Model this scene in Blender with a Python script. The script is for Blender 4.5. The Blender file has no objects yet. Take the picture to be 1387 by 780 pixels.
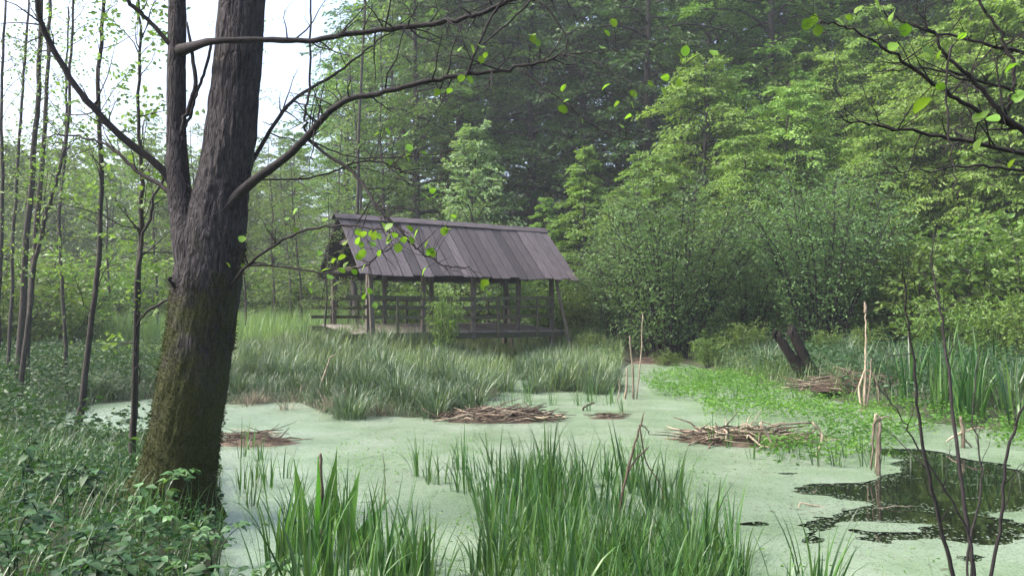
import bpy, math, random
import numpy as np

# ------------------------------------------------------------------ camera, sky, sun, exposure
scene = bpy.context.scene
col = scene.collection
R = math.radians
F_PX, CX, CY, CAM_H, HORIZON = 1067.0, 693.5, 390.0, 1.9, 425.0     # photo pixels (1387 x 780)
PITCH = math.atan((HORIZON - CY) / F_PX)
cam_d = bpy.data.cameras.new('camera'); cam = bpy.data.objects.new('camera', cam_d); col.objects.link(cam)
cam_d.sensor_width = 36.0; cam_d.lens = 36.0 * F_PX / 1387.0; cam_d.clip_start = 0.05; cam_d.clip_end = 2000
cam.location = (0, 0, CAM_H); cam.rotation_euler = (math.pi / 2 + PITCH, 0, 0)
scene.camera = cam

SUN_EL, SUN_AZ = R(48), R(-100)            # azimuth measured from +Y (view direction) towards +X
world = bpy.data.worlds.new('World'); scene.world = world; world.use_nodes = True
nt = world.node_tree; nt.nodes.clear()
sky = nt.nodes.new('ShaderNodeTexSky'); sky.sky_type = 'NISHITA'; sky.sun_disc = False
sky.sun_elevation = SUN_EL; sky.sun_rotation = SUN_AZ
sky.air_density = 1.0; sky.dust_density = 6.0; sky.ozone_density = 1.5
bgn = nt.nodes.new('ShaderNodeBackground'); bgn.inputs['Strength'].default_value = 0.15
wo = nt.nodes.new('ShaderNodeOutputWorld')
nt.links.new(sky.outputs[0], bgn.inputs[0]); nt.links.new(bgn.outputs[0], wo.inputs[0])
sun_d = bpy.data.lights.new('sun', 'SUN'); sun = bpy.data.objects.new('sun', sun_d); col.objects.link(sun)
sun_d.energy = 2.2; sun_d.angle = R(25); sun_d.color = (1.0, 0.97, 0.91)
sun.rotation_euler = (math.pi / 2 - SUN_EL, 0, math.pi - SUN_AZ)
sun.location = (-20, 30, 40)
vs = scene.view_settings
vs.view_transform = 'Standard'; vs.look = 'None'; vs.gamma = 1.0; vs.use_curve_mapping = False; vs.exposure = 1.8
cy = scene.cycles
cy.use_denoising = True; cy.max_bounces = 8; cy.diffuse_bounces = 5; cy.glossy_bounces = 3; cy.transmission_bounces = 4
cy.transparent_max_bounces = 4; cy.caustics_reflective = False; cy.caustics_refractive = False

HAZE = 0.0009
# ------------------------------------------------------------------ pixel -> world
def ray(x, y):
    a = (x - CX) / F_PX; b = (CY - y) / F_PX
    return np.array([a, math.cos(PITCH) - b * math.sin(PITCH), math.sin(PITCH) + b * math.cos(PITCH)])
def gp(x, y, z=0.0):
    d = ray(x, y); return np.array([0, 0, CAM_H]) + d * ((z - CAM_H) / d[2])
def at(x, y, Y):
    d = ray(x, y); return np.array([0, 0, CAM_H]) + d * (Y / d[1])

# ------------------------------------------------------------------ noise
_lat = np.random.RandomState(7).rand(256, 256)
def vn(x, y):
    x = np.asarray(x, float); y = np.asarray(y, float)
    xi = np.floor(x).astype(int); yi = np.floor(y).astype(int); fx = x - xi; fy = y - yi
    fx = fx * fx * (3 - 2 * fx); fy = fy * fy * (3 - 2 * fy)
    a = _lat[xi & 255, yi & 255]; b = _lat[(xi + 1) & 255, yi & 255]; c = _lat[xi & 255, (yi + 1) & 255]; d = _lat[(xi + 1) & 255, (yi + 1) & 255]
    return (a + (b - a) * fx) * (1 - fy) + (c + (d - c) * fx) * fy
def fbm(x, y, o=4):
    s = 0; a = 0.5; t = 0
    for i in range(o):
        s = s + a * vn(x * 2 ** i + 17.3 * i, y * 2 ** i + 5.1 * i); t += a; a *= 0.5
    return s / t
def smooth01(t):
    t = np.clip(t, 0, 1); return t * t * (3 - 2 * t)
def sdf_poly(px, py, poly):                # negative inside
    px = np.asarray(px, float); py = np.asarray(py, float)
    d = np.full(px.shape, 1e18); ins = np.zeros(px.shape, bool); n = len(poly)
    for i in range(n):
        ax, ay = poly[i]; bx, by = poly[(i + 1) % n]
        ex, ey = bx - ax, by - ay; wx, wy = px - ax, py - ay
        t = np.clip((wx * ex + wy * ey) / (ex * ex + ey * ey + 1e-12), 0, 1)
        d = np.minimum(d, (wx - ex * t) ** 2 + (wy - ey * t) ** 2)
        c = ((ay > py) != (by > py)) & (px < (bx - ax) * (py - ay) / (by - ay + 1e-12) + ax)
        ins ^= c
    return np.where(ins, -1, 1) * np.sqrt(d)

# ------------------------------------------------------------------ mesh helpers
def norm(v): return v / (np.linalg.norm(v, axis=-1, keepdims=True) + 1e-9)
def new_mesh(name, V, F, rnd=None, smooth=True):
    F = [np.asarray(f, np.int64) for f in F if len(f)]
    me = bpy.data.meshes.new(name)
    V = np.asarray(V, np.float32).reshape(-1, 3)
    me.vertices.add(len(V)); me.vertices.foreach_set('co', V.ravel())
    loops = np.concatenate([f.ravel() for f in F]); counts = np.concatenate([np.full(len(f), f.shape[1]) for f in F])
    starts = np.concatenate([[0], np.cumsum(counts)[:-1]])
    me.loops.add(len(loops)); me.loops.foreach_set('vertex_index', loops.astype(np.int32))
    me.polygons.add(len(counts)); me.polygons.foreach_set('loop_start', starts.astype(np.int32))
    me.update(calc_edges=True); me.validate()
    me.polygons.foreach_set('use_smooth', np.full(len(me.polygons), bool(smooth)))
    if rnd is not None:
        a = me.attributes.new('rnd', 'FLOAT', 'POINT'); a.data.foreach_set('value', np.asarray(rnd, np.float32))
    return me
class MB:
    def __init__(s): s.V = []; s.F = {3: [], 4: []}; s.r = []; s.n = 0
    def add(s, V, F, r=None):
        V = np.asarray(V, float).reshape(-1, 3); s.V.append(V)
        s.r.append(np.full(len(V), 0.5) if r is None else np.broadcast_to(r, (len(V),)))
        for f in (F if isinstance(F, list) else [F]):
            f = np.asarray(f)
            if len(f): s.F[f.shape[1]].append(f + s.n)
        s.n += len(V)
    def mesh(s, name, smooth=True):
        return new_mesh(name, np.concatenate(s.V), [np.concatenate(v) for v in s.F.values() if v], np.concatenate(s.r), smooth)
def cr(P, n=6):
    P = np.asarray(P, float)
    if len(P) < 3: return np.array([P[0] + (P[-1] - P[0]) * t for t in np.linspace(0, 1, n + 1)])
    Q = np.vstack([2 * P[0] - P[1], P, 2 * P[-1] - P[-2]]); out = []
    for i in range(1, len(Q) - 2):
        for k in range(n):
            t = k / n
            out.append(0.5 * (2 * Q[i] + (Q[i + 1] - Q[i - 1]) * t + (2 * Q[i - 1] - 5 * Q[i] + 4 * Q[i + 1] - Q[i + 2]) * t * t
                              + (3 * Q[i] - Q[i - 1] - 3 * Q[i + 1] + Q[i + 2]) * t ** 3))
    out.append(P[-1]); return np.array(out)
def tube(P, rad, k=6, start=None, bump=None, cap=True):
    P = np.asarray(P, float); n = len(P); rad = np.broadcast_to(np.asarray(rad, float), (n,))
    T = norm(np.gradient(P, axis=0))
    ref = np.array([0, 1, 0.]) if start is None else np.asarray(start, float)
    if abs(T[0] @ ref) > 0.9: ref = np.array([1., 0, 0])
    u = ref - T[0] * (ref @ T[0]); u /= np.linalg.norm(u); U = [u]
    for i in range(1, n):
        u = U[-1] - T[i] * (U[-1] @ T[i]); U.append(u / (np.linalg.norm(u) + 1e-9))
    U = np.array(U); W = np.cross(T, U); a = np.linspace(0, 2 * np.pi, k, endpoint=False)
    r = rad[:, None] * np.ones(k)
    if bump is not None: r = r + bump(np.arange(n)[:, None] / n + 0 * a, a + 0 * rad[:, None])
    V = P[:, None] + r[..., None] * (np.cos(a)[None, :, None] * U[:, None] + np.sin(a)[None, :, None] * W[:, None])
    i = np.arange(n - 1)[:, None] * k; j = np.arange(k)[None]; j2 = (j + 1) % k
    Fq = np.stack([i + j, i + j2, i + k + j2, i + k + j], -1).reshape(-1, 4)
    V = V.reshape(-1, 3); out = [Fq]
    if cap:
        V = np.vstack([V, P[-1:], P[:1]]); jj = np.arange(k); j2 = (jj + 1) % k; b = (n - 1) * k
        out.append(np.vstack([np.stack([b + jj, b + j2, np.full(k, n * k)], -1), np.stack([j2, jj, np.full(k, n * k + 1)], -1)]))
    return V, out
def box(c, s, Rm=None):
    v = np.array([[x, y, z] for x in (-.5, .5) for y in (-.5, .5) for z in (-.5, .5)]) * np.asarray(s)
    if Rm is not None: v = v @ np.asarray(Rm).T
    f = np.array([[0, 1, 3, 2], [4, 6, 7, 5], [0, 4, 5, 1], [2, 3, 7, 6], [0, 2, 6, 4], [1, 5, 7, 3]])
    return v + np.asarray(c), f
def beam(a, b, w, h, up=(0, 0, 1)):            # box from a to b
    a = np.asarray(a, float); b = np.asarray(b, float); d = b - a; L = np.linalg.norm(d); d = d / L
    s = np.cross(np.asarray(up, float), d)
    if np.linalg.norm(s) < 1e-3: s = np.cross(np.array([0, 1., 0]), d)
    s = norm(s); u = np.cross(d, s)
    return box((a + b) / 2, (L, w, h), np.stack([d, s, u], 1))
def leaf_mesh(P, D, N, L, W, fold=0.25, droop=0.1, r=None, oval=False):      # many small leaves
    P = np.asarray(P, float); n = len(P); D = norm(np.asarray(D, float)); B = norm(np.cross(N, D)); N = np.cross(D, B)
    L = np.broadcast_to(L, (n,))[:, None]; W = np.broadcast_to(W, (n,))[:, None]
    m = P + D * L * 0.45 + N * fold * W * 0.5
    V = np.stack([P, m + B * W * 0.5, P + D * L - N * droop * L, m - B * W * 0.5], 1)
    if oval:
        l1 = P + D * L * .28 + N * fold * W * .45; l2 = P + D * L * .66 + N * (fold * W * .4 - droop * L * .4)
        V = np.stack([P, l1 + B * W * .45, l2 + B * W * .42, P + D * L - N * droop * L, l2 - B * W * .42, l1 - B * W * .45], 1); i = np.arange(n)[:, None] * 6
        return V.reshape(-1, 3), np.concatenate([i + [0, 3, 2, 1], i + [0, 5, 4, 3]]), np.repeat(np.full(n, .5) if r is None else r, 6)
    i = np.arange(n)[:, None] * 4
    F = np.concatenate([i + [0, 2, 1], i + [0, 3, 2]])
    return V.reshape(-1, 3), F, np.repeat(np.full(n, .5) if r is None else r, 4)
def shaped_leaf(L, W, prof, fold=0.2, curl=0.25, wave=0.0, seed=0):          # one detailed leaf along +X, up +Z
    rs = np.random.RandomState(seed); k = len(prof); t = np.linspace(0, 1, k); V = []
    for i in range(k):
        x = L * (t[i] - 0.15 * curl * t[i] ** 3); z = -curl * L * t[i] ** 2 * 0.6; w = W * 0.5 * prof[i]
        z1 = fold * w + wave * W * (rs.rand() - .5); z2 = fold * w + wave * W * (rs.rand() - .5)
        V += [[x, -w, z + z1], [x, 0, z], [x, w, z + z2]]
    i = np.arange(k - 1)[:, None] * 3
    return np.array(V), [np.concatenate([i + [0, 3, 4, 1], i + [1, 4, 5, 2]])]
def blades(P, az, H, W, lean, bend, S=5, fold=0.0, tw=0.0, taper=1.6, r=None, pw=1.6):
    n = len(P); t = np.linspace(0, 1, S + 1); th = lean[:, None] + bend[:, None] * t[None] ** pw
    ds = (H / S)[:, None]
    hx = np.concatenate([np.zeros((n, 1)), np.cumsum(np.sin((th[:, 1:] + th[:, :-1]) / 2) * ds, 1)], 1)
    hz = np.concatenate([np.zeros((n, 1)), np.cumsum(np.cos((th[:, 1:] + th[:, :-1]) / 2) * ds, 1)], 1)
    C = P[:, None] + np.stack([hx * np.cos(az)[:, None], hx * np.sin(az)[:, None], hz], -1)
    a2 = az[:, None] + tw * (t[None] - .3) * np.sign(np.sin(az * 37.7))[:, None]
    side = np.stack([-np.sin(a2), np.cos(a2), 0 * a2], -1)
    w = (W[:, None] * np.minimum(1, 0.55 + 1.5 * t)[None] * (1 - t[None] ** taper) + 0.0006)[..., None] * 0.5
    if fold:
        nrm = np.stack([np.cos(th) * np.cos(az)[:, None], np.cos(th) * np.sin(az)[:, None], -np.sin(th)], -1)
        V = np.stack([C + side * w - nrm * w * fold, C, C - side * w - nrm * w * fold], 2); k = 3
    else:
        V = np.stack([C + side * w, C - side * w], 2); k = 2
    b = (np.arange(n) * (S + 1) * k)[:, None, None] + (np.arange(S) * k)[None, :, None] + np.arange(k - 1)[None, None, :]
    b = b.reshape(-1, 1); Fq = np.concatenate([b, b + 1, b + 1 + k, b + k], 1)
    rr = np.full(n, .5) if r is None else r
    return V.reshape(-1, 3), Fq, np.repeat(rr, (S + 1) * k)

# ------------------------------------------------------------------ objects
def obj(name, me, mat=None, parent=None, loc=None, rot=None, scale=None):
    o = bpy.data.objects.new(name, me); col.objects.link(o)
    if mat is not None and me is not None and not me.materials: me.materials.append(mat)
    if parent: o.parent = parent
    if loc is not None: o.location = [float(v) for v in loc]
    if rot is not None: o.rotation_euler = [float(v) for v in rot]
    if scale is not None: o.scale = (scale,) * 3 if np.isscalar(scale) else scale
    return o
def tag(o, label=None, cat=None, group=None, kind=None):
    if label: o['label'] = label
    if cat: o['category'] = cat
    if group: o['group'] = group
    if kind: o['kind'] = kind
    return o
def thing(name, label, cat, loc=(0, 0, 0), rz=0, scale=1, group=None):
    o = obj(name, None, None, None, loc, (0, 0, rz), scale); o.empty_display_size = 0.2
    return tag(o, label, cat, group)

# ------------------------------------------------------------------ materials
def nodes(name):
    m = bpy.data.materials.new(name); m.use_nodes = True; t = m.node_tree
    p = t.nodes['Principled BSDF']; return m, t, p, t.nodes['Material Output']
def N(t, typ, **kw):
    n = t.nodes.new(typ)
    for k, v in kw.items():
        if k in n.inputs: n.inputs[k].default_value = v
        else: setattr(n, k, v)
    return n
def ramp(t, stops):
    n = t.nodes.new('ShaderNodeValToRGB'); e = n.color_ramp.elements
    while len(e) < len(stops): e.new(0.5)
    for q, (p, c) in zip(e, stops): q.position = p; q.color = (*c, 1) if len(c) == 3 else c
    return n
def leaf_mat(name, c1, c2, trans=0.4, rough=0.5, spec=0.35, objvar=0.25, tint=(1.25, 1.3, 0.55)):
    m, t, p, out = nodes(name); L = t.links.new
    a = N(t, 'ShaderNodeAttribute', attribute_name='rnd'); rp = ramp(t, [(0.1, c1), (0.9, c2)])
    oi = N(t, 'ShaderNodeObjectInfo'); hs = N(t, 'ShaderNodeHueSaturation')
    mr = N(t, 'ShaderNodeMapRange'); mr.inputs['To Min'].default_value = 1 - objvar; mr.inputs['To Max'].default_value = 1 + objvar
    mh = N(t, 'ShaderNodeMapRange'); mh.inputs['To Min'].default_value = 0.488; mh.inputs['To Max'].default_value = 0.512
    L(oi.outputs['Random'], mr.inputs[0]); L(oi.outputs['Random'], mh.inputs[0])
    L(a.outputs['Fac'], rp.inputs[0]); L(rp.outputs[0], hs.inputs['Color']); L(mr.outputs[0], hs.inputs['Value']); L(mh.outputs[0], hs.inputs['Hue'])
    L(hs.outputs[0], p.inputs['Base Color']); p.inputs['Roughness'].default_value = rough; p.inputs['Specular IOR Level'].default_value = spec
    tr = N(t, 'ShaderNodeBsdfTranslucent'); mx = N(t, 'ShaderNodeMixRGB', blend_type='MULTIPLY'); mx.inputs[0].default_value = 1
    mx.inputs[2].default_value = (*tint, 1); L(hs.outputs[0], mx.inputs[1]); L(mx.outputs[0], tr.inputs[0])
    ms = N(t, 'ShaderNodeMixShader'); ms.inputs[0].default_value = trans
    L(p.outputs[0], ms.inputs[1]); L(tr.outputs[0], ms.inputs[2]); L(ms.outputs[0], out.inputs[0])
    return m
def wood_mat(name, c1, c2, scale=(3, 3, 20), rough=0.85, bump=0.4, nscale=6.0, objvar=0.2, spec=0.2, moss=None):
    m, t, p, out = nodes(name); L = t.links.new
    tc = N(t, 'ShaderNodeTexCoord'); mp = N(t, 'ShaderNodeMapping'); mp.inputs['Scale'].default_value = scale
    L(tc.outputs['Object'], mp.inputs[0])
    oi = N(t, 'ShaderNodeObjectInfo'); va = N(t, 'ShaderNodeVectorMath', operation='MULTIPLY_ADD'); va.inputs[1].default_value = (1, 1, 1)
    cx = N(t, 'ShaderNodeCombineXYZ'); mu = N(t, 'ShaderNodeMath', operation='MULTIPLY'); mu.inputs[1].default_value = 50
    L(oi.outputs['Random'], mu.inputs[0]); L(mu.outputs[0], cx.inputs[0]); L(mu.outputs[0], cx.inputs[2])
    L(mp.outputs[0], va.inputs[0]); L(cx.outputs[0], va.inputs[2])
    n1 = N(t, 'ShaderNodeTexNoise', Scale=nscale, Detail=8.0, Roughness=0.65); L(va.outputs[0], n1.inputs['Vector'])
    rp = ramp(t, [(0.3, c1), (0.7, c2)]); L(n1.outputs[0], rp.inputs[0])
    hs = N(t, 'ShaderNodeHueSaturation'); mr = N(t, 'ShaderNodeMapRange'); mr.inputs['To Min'].default_value = 1 - objvar; mr.inputs['To Max'].default_value = 1 + objvar
    L(oi.outputs['Random'], mr.inputs[0]); L(mr.outputs[0], hs.inputs['Value']); L(rp.outputs[0], hs.inputs['Color'])
    last = hs.outputs[0]
    if moss:
        n2 = N(t, 'ShaderNodeTexNoise', Scale=moss[2], Detail=5.0); L(tc.outputs['Object'], n2.inputs['Vector'])
        sx = N(t, 'ShaderNodeSeparateXYZ'); L(tc.outputs['Object'], sx.inputs[0])
        hz = N(t, 'ShaderNodeMapRange'); hz.inputs['From Min'].default_value = moss[3]; hz.inputs['From Max'].default_value = moss[4]
        hz.inputs['To Min'].default_value = 0.42; hz.inputs['To Max'].default_value = -0.35
        L(sx.outputs['Z'], hz.inputs[0])
        ad = N(t, 'ShaderNodeMath', operation='ADD'); L(n2.outputs[0], ad.inputs[0]); L(hz.outputs[0], ad.inputs[1])
        st = N(t, 'ShaderNodeMapRange'); st.inputs['From Min'].default_value = 0.5; st.inputs['From Max'].default_value = 0.72; L(ad.outputs[0], st.inputs[0])
        n3 = N(t, 'ShaderNodeTexNoise', Scale=60.0, Detail=4.0); L(tc.outputs['Object'], n3.inputs['Vector'])
        mc = ramp(t, [(0.3, moss[0]), (0.7, moss[1])]); L(n3.outputs[0], mc.inputs[0])
        mx = N(t, 'ShaderNodeMixRGB'); L(st.outputs[0], mx.inputs[0]); L(last, mx.inputs[1]); L(mc.outputs[0], mx.inputs[2]); last = mx.outputs[0]
    L(last, p.inputs['Base Color']); p.inputs['Roughness'].default_value = rough; p.inputs['Specular IOR Level'].default_value = spec
    if moss:
        mp2 = N(t, 'ShaderNodeMapping'); mp2.inputs['Scale'].default_value = (30, 30, 6.5); L(tc.outputs['Object'], mp2.inputs[0])
        nz = N(t, 'ShaderNodeTexNoise', Scale=1.2, Detail=3.0); L(mp2.outputs[0], nz.inputs['Vector']); av = N(t, 'ShaderNodeVectorMath', operation='MULTIPLY_ADD'); av.inputs[1].default_value = (1.3, 1.3, 1.3); L(nz.outputs['Color'], av.inputs[0]); L(mp2.outputs[0], av.inputs[2])
        vo = N(t, 'ShaderNodeTexVoronoi', feature='DISTANCE_TO_EDGE', Scale=1.0); L(av.outputs[0], vo.inputs['Vector'])
        cr_ = ramp(t, [(0.0, (0, 0, 0)), (0.22, (1, 1, 1))]); L(vo.outputs['Distance'], cr_.inputs[0])
        mm = N(t, 'ShaderNodeMath', operation='MULTIPLY_ADD'); mm.inputs[1].default_value = .8; L(cr_.outputs[0], mm.inputs[0]); L(n1.outputs[0], mm.inputs[2])
        n4 = N(t, 'ShaderNodeTexNoise', Scale=90.0, Detail=4.0); L(tc.outputs['Object'], n4.inputs['Vector'])
        mh = N(t, 'ShaderNodeMixRGB'); L(st.outputs[0], mh.inputs[0]); L(mm.outputs[0], mh.inputs[1]); L(n4.outputs[0], mh.inputs[2])
    b = N(t, 'ShaderNodeBump', Strength=bump, Distance=0.025 if moss else 0.02); L(mh.outputs[0] if moss else n1.outputs[0], b.inputs['Height']); L(b.outputs[0], p.inputs['Normal'])
    return m

# ------------------------------------------------------------------ setting: terrain, water, duckweed
POND_PX = [(40, 592), (60, 572), (130, 548), (210, 540), (310, 548), (400, 545), (440, 562), (560, 566), (645, 556), (682, 528), (695, 508), (716, 508),
           (722, 532), (820, 530), (842, 500), (846, 486), (905, 485), (940, 494), (1010, 515), (1150, 548), (1290, 578), (1420, 590)]
POND = [tuple(gp(x, y)[:2]) for x, y in POND_PX] + [(12.5, 11.0), (12.0, 6.5), (6.0, 4.9), (2.0, 4.55), (-0.6, 4.6), (-1.9, 5.0), (-2.15, 5.9), (-2.35, 6.7), (-2.75, 7.6), (-3.1, 8.6), (-3.6, 9.6), (-4.4, 10.6), (-6.0, 11.3)]
U_ = np.array([0.0, 0.0])
def hill(x, y):
    s = (0.6 * x + 0.8 * y) - 35 - 10 * smooth01((-x - 4) / 25)
    return np.minimum(0.36 * np.log1p(np.exp(np.clip(s / 3, -20, 20))) * 3, 22)
def ground_z(x, y):
    x = np.asarray(x, float); y = np.asarray(y, float)
    d = sdf_poly(x, y, POND)
    near = smooth01((12 - np.hypot(x, y)) / 8)
    z = np.where(d < 0, -0.35 * smooth01(-d / 0.8) - 0.03, 0.0)
    z = z + np.where(d > 0, (0.10 + 0.16 * near) * smooth01(d / 0.7) + 0.14 * smooth01(d / 3.0), 0)
    out = smooth01(d / 1.2)
    z = z + out * 0.12 * (fbm(x * 0.8, y * 0.8, 3) - .5) + out * 0.5 * (fbm(x * 0.08, y * 0.08, 2) - .5) * smooth01((np.hypot(x, y) - 10) / 15)
    z = z + hill(x, y)
    z = z + 0.75 * np.exp(-(((x + 5.6) / 3.2) ** 2 + ((y - 30) / 3.2) ** 2)) + 0.55 * np.exp(-(((x - 3.8) / 2.2) ** 2 + ((y - 35) / 3.5) ** 2))
    z = z - 0.5 * np.exp(-(((x + 0.2) / 2.0) ** 2)) * smooth01((y - 24) / 3) * (1 - smooth01((y - 36) / 4))
    return z
def gz(x, y): return float(ground_z(np.array([x]), np.array([y]))[0])
def warp(a, b, n, p):
    t = np.linspace(-1, 1, n); return np.sign(t) * (a * np.abs(t) + (b - a) * np.abs(t) ** p)
gx = warp(34, 190, 330, 6); gy0 = 14 + warp(34, 190, 330, 6)
X, Y = np.meshgrid(gx, gy0, indexing='ij'); Z = ground_z(X, Y)
i, j = np.meshgrid(np.arange(329), np.arange(329), indexing='ij'); b = (i * 330 + j).ravel()
m_ground, t, p, out = nodes('forest_soil')
tc = N(t, 'ShaderNodeTexCoord'); n1 = N(t, 'ShaderNodeTexNoise', Scale=1.3, Detail=9.0, Roughness=0.7); t.links.new(tc.outputs['Object'], n1.inputs['Vector'])
rp = ramp(t, [(0.3, (0.012, 0.014, 0.008)), (0.5, (0.028, 0.04, 0.014)), (0.72, (0.06, 0.05, 0.03))]); t.links.new(n1.outputs[0], rp.inputs[0]); t.links.new(rp.outputs[0], p.inputs['Base Color'])
p.inputs['Roughness'].default_value = 0.95; n2 = N(t, 'ShaderNodeTexNoise', Scale=14.0, Detail=6.0); t.links.new(tc.outputs['Object'], n2.inputs['Vector'])
bu = N(t, 'ShaderNodeBump', Strength=0.8, Distance=0.06); t.links.new(n2.outputs[0], bu.inputs['Height']); t.links.new(bu.outputs[0], p.inputs['Normal'])
g = obj('ground', new_mesh('ground', np.stack([X, Y, Z], -1).reshape(-1, 3), [np.stack([b, b + 330, b + 331, b + 1], 1)]), m_ground)
tag(g, 'dark damp soil of the banks and the wooded slope', 'ground', kind='structure')

# water sheet
m_water, t, p, out = nodes('dark_water')
p.inputs['Base Color'].default_value = (0.006, 0.008, 0.005, 1); p.inputs['Roughness'].default_value = 0.03; p.inputs['IOR'].default_value = 1.33
tc = N(t, 'ShaderNodeTexCoord'); n2 = N(t, 'ShaderNodeTexNoise', Scale=3.0, Detail=2.0); t.links.new(tc.outputs['Object'], n2.inputs['Vector'])
bu = N(t, 'ShaderNodeBump', Strength=0.04, Distance=0.02); t.links.new(n2.outputs[0], bu.inputs['Height']); t.links.new(bu.outputs[0], p.inputs['Normal'])
wx = np.linspace(-14, 16, 40); wy = np.linspace(3.6, 42, 40); X, Y = np.meshgrid(wx, wy, indexing='ij')
i, j = np.meshgrid(np.arange(39), np.arange(39), indexing='ij'); b = (i * 40 + j).ravel()
w = obj('water', new_mesh('water', np.stack([X, Y, 0 * X - 0.012], -1).reshape(-1, 3), [np.stack([b, b + 40, b + 41, b + 1], 1)]), m_water)
tag(w, 'dark still pond water showing through the duckweed', 'water', kind='structure')

# duckweed mat with real holes
OPEN1 = [gp(*q)[:2] for q in [(1062, 668), (1090, 652), (1157, 655), (1203, 645), (1215, 632), (1200, 618), (1165, 612), (1165, 605), (1250, 608), (1330, 622), (1400, 636), (1520, 650), (1520, 705), (1400, 715), (1365, 735), (1342, 738), (1263, 726), (1203, 739), (1157, 729), (1140, 716), (1100, 724), (1085, 712), (1110, 704), (1135, 694), (1090, 690)]]
ISL = [[gp(*q)[:2] for q in s] for s in ([(1080, 672), (1120, 676), (1168, 684), (1160, 690), (1100, 690), (1075, 683)], [(1136, 709), (1180, 706), (1242, 710), (1235, 717), (1170, 716)], [(1355, 700), (1400, 690), (1430, 700), (1400, 712)])]
OPEN2 = [gp(*q)[:2] for q in [(1285, 752), (1320, 747), (1345, 756), (1330, 764), (1290, 762)]]
OPEN3 = [gp(*q)[:2] for q in [(1090, 724), (1105, 718), (1112, 726), (1100, 734)]]
def duck_field(x, y):                       # >0 : duckweed
    o = sdf_poly(x, y, OPEN1)
    for s in ISL: o = np.maximum(o, -sdf_poly(x, y, s))
    o = np.minimum(o, sdf_poly(x, y, OPEN2)); o = np.minimum(o, sdf_poly(x, y, OPEN3))
    nz = fbm(x * 1.6, y * 3.0, 5) - .5
    f = o + 0.55 * nz + 0.16 * (fbm(x * 5, y * 11, 4) - .5) + 0.02
    f2 = fbm(x * 0.9 + 40, y * 1.8 + 9, 5) - 0.17      # small random gaps elsewhere
    edge = 0.30 * smooth01(1 - o / 2.0)
    return np.minimum(f, f2 * 0.6 - 0.05 * edge)
def contour_mesh(xs, ys, fn):
    X, Y = np.meshgrid(xs, ys, indexing='ij'); f = fn(X, Y); nx, ny = X.shape
    V = [np.stack([X, Y], -1).reshape(-1, 2)]; idx = np.arange(nx * ny).reshape(nx, ny)
    c = [idx[:-1, :-1].ravel(), idx[1:, :-1].ravel(), idx[1:, 1:].ravel(), idx[:-1, 1:].ravel()]
    fl = f.ravel(); pos = sum((fl[k] > 0).astype(int) for k in c)
    full = pos == 4; quads = np.stack([k[full] for k in c], 1); tris = []; extra = []; n0 = nx * ny; P = V[0]
    cache = {}
    def cut(a, b2):
        key = (min(a, b2), max(a, b2))
        if key not in cache:
            s = fl[a] / (fl[a] - fl[b2]); cache[key] = n0 + len(extra); extra.append(P[a] + (P[b2] - P[a]) * s)
        return cache[key]
    for q in np.nonzero((pos > 0) & (pos < 4))[0]:
        vs_ = [k[q] for k in c]; poly = []
        for e in range(4):
            a, b2 = vs_[e], vs_[(e + 1) % 4]
            if fl[a] > 0: poly.append(a)
            if (fl[a] > 0) != (fl[b2] > 0): poly.append(cut(a, b2))
        for e in range(1, len(poly) - 1): tris.append([poly[0], poly[e], poly[e + 1]])
    allV = np.vstack([P, np.array(extra).reshape(-1, 2)])
    used = np.zeros(len(allV), bool); used[quads.ravel()] = True
    tris = np.array(tris, int).reshape(-1, 3); used[tris.ravel()] = True
    re = np.cumsum(used) - 1; allV = allV[used]
    return allV, re[quads], re[tris]
mb = MB()
for xs, ys in ((np.arange(2.0, 10.01, 0.032), np.arange(5.2, 12.81, 0.032)),):
    V, q, tr = contour_mesh(xs, ys, duck_field); mb.add(np.c_[V, 0 * V[:, 0]], [q, tr])
rest = ((np.arange(-14, 2.01, 0.16), np.arange(3.6, 42, 0.16)), (np.arange(2.0, 10.01, 0.16), np.r_[np.arange(3.6, 5.2, .16), 5.2]),
        (np.arange(2.0, 10.01, 0.16), np.arange(12.8, 42, .16)), (np.arange(10.0, 16.1, 0.16), np.arange(3.6, 42, .16)))
for xs, ys in rest:
    V, q, tr = contour_mesh(xs, ys, lambda x, y: 1 - sdf_poly(x, y, POND)); mb.add(np.c_[V, 0 * V[:, 0]], [q, tr])
rs = np.random.RandomState(3)             # loose fronds scattered on the open water and round the rim
n = 90000; P = np.c_[rs.uniform(2.2, 9.8, n), rs.uniform(5.4, 12.6, n)]
f = duck_field(P[:, 0], P[:, 1]); keep = (f < 0) & (rs.rand(n) < 0.9 * np.exp(f / 0.10) + .25 * (fbm(P[:, 0] * 2.2, P[:, 1] * 5, 4) > .66)); P = P[keep]; n = len(P)
a = rs.rand(n)[:, None] * 6.28 + np.linspace(0, 6.28, 5, endpoint=False)[None]; rr = rs.uniform(0.005, 0.014, n)[:, None]
V = np.stack([P[:, :1] + np.cos(a) * rr, P[:, 1:] + np.sin(a) * rr * 1.0, 0 * a - 0.004], -1).reshape(-1, 3); i5 = np.arange(n)[:, None] * 5
mb.add(V, np.concatenate([i5 + [0, 1, 2], i5 + [0, 2, 3], i5 + [0, 3, 4]]))
m_duck, t, p, out = nodes('duckweed_fronds'); L = t.links.new
tc = N(t, 'ShaderNodeTexCoord'); v1 = N(t, 'ShaderNodeTexVoronoi', Scale=70.0); n1 = N(t, 'ShaderNodeTexNoise', Scale=0.7, Detail=6.0, Roughness=0.6); n2 = N(t, 'ShaderNodeTexNoise', Scale=9.0, Detail=8.0, Roughness=0.75)
for q in (v1, n1, n2): L(tc.outputs['Object'], q.inputs['Vector'])
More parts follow.
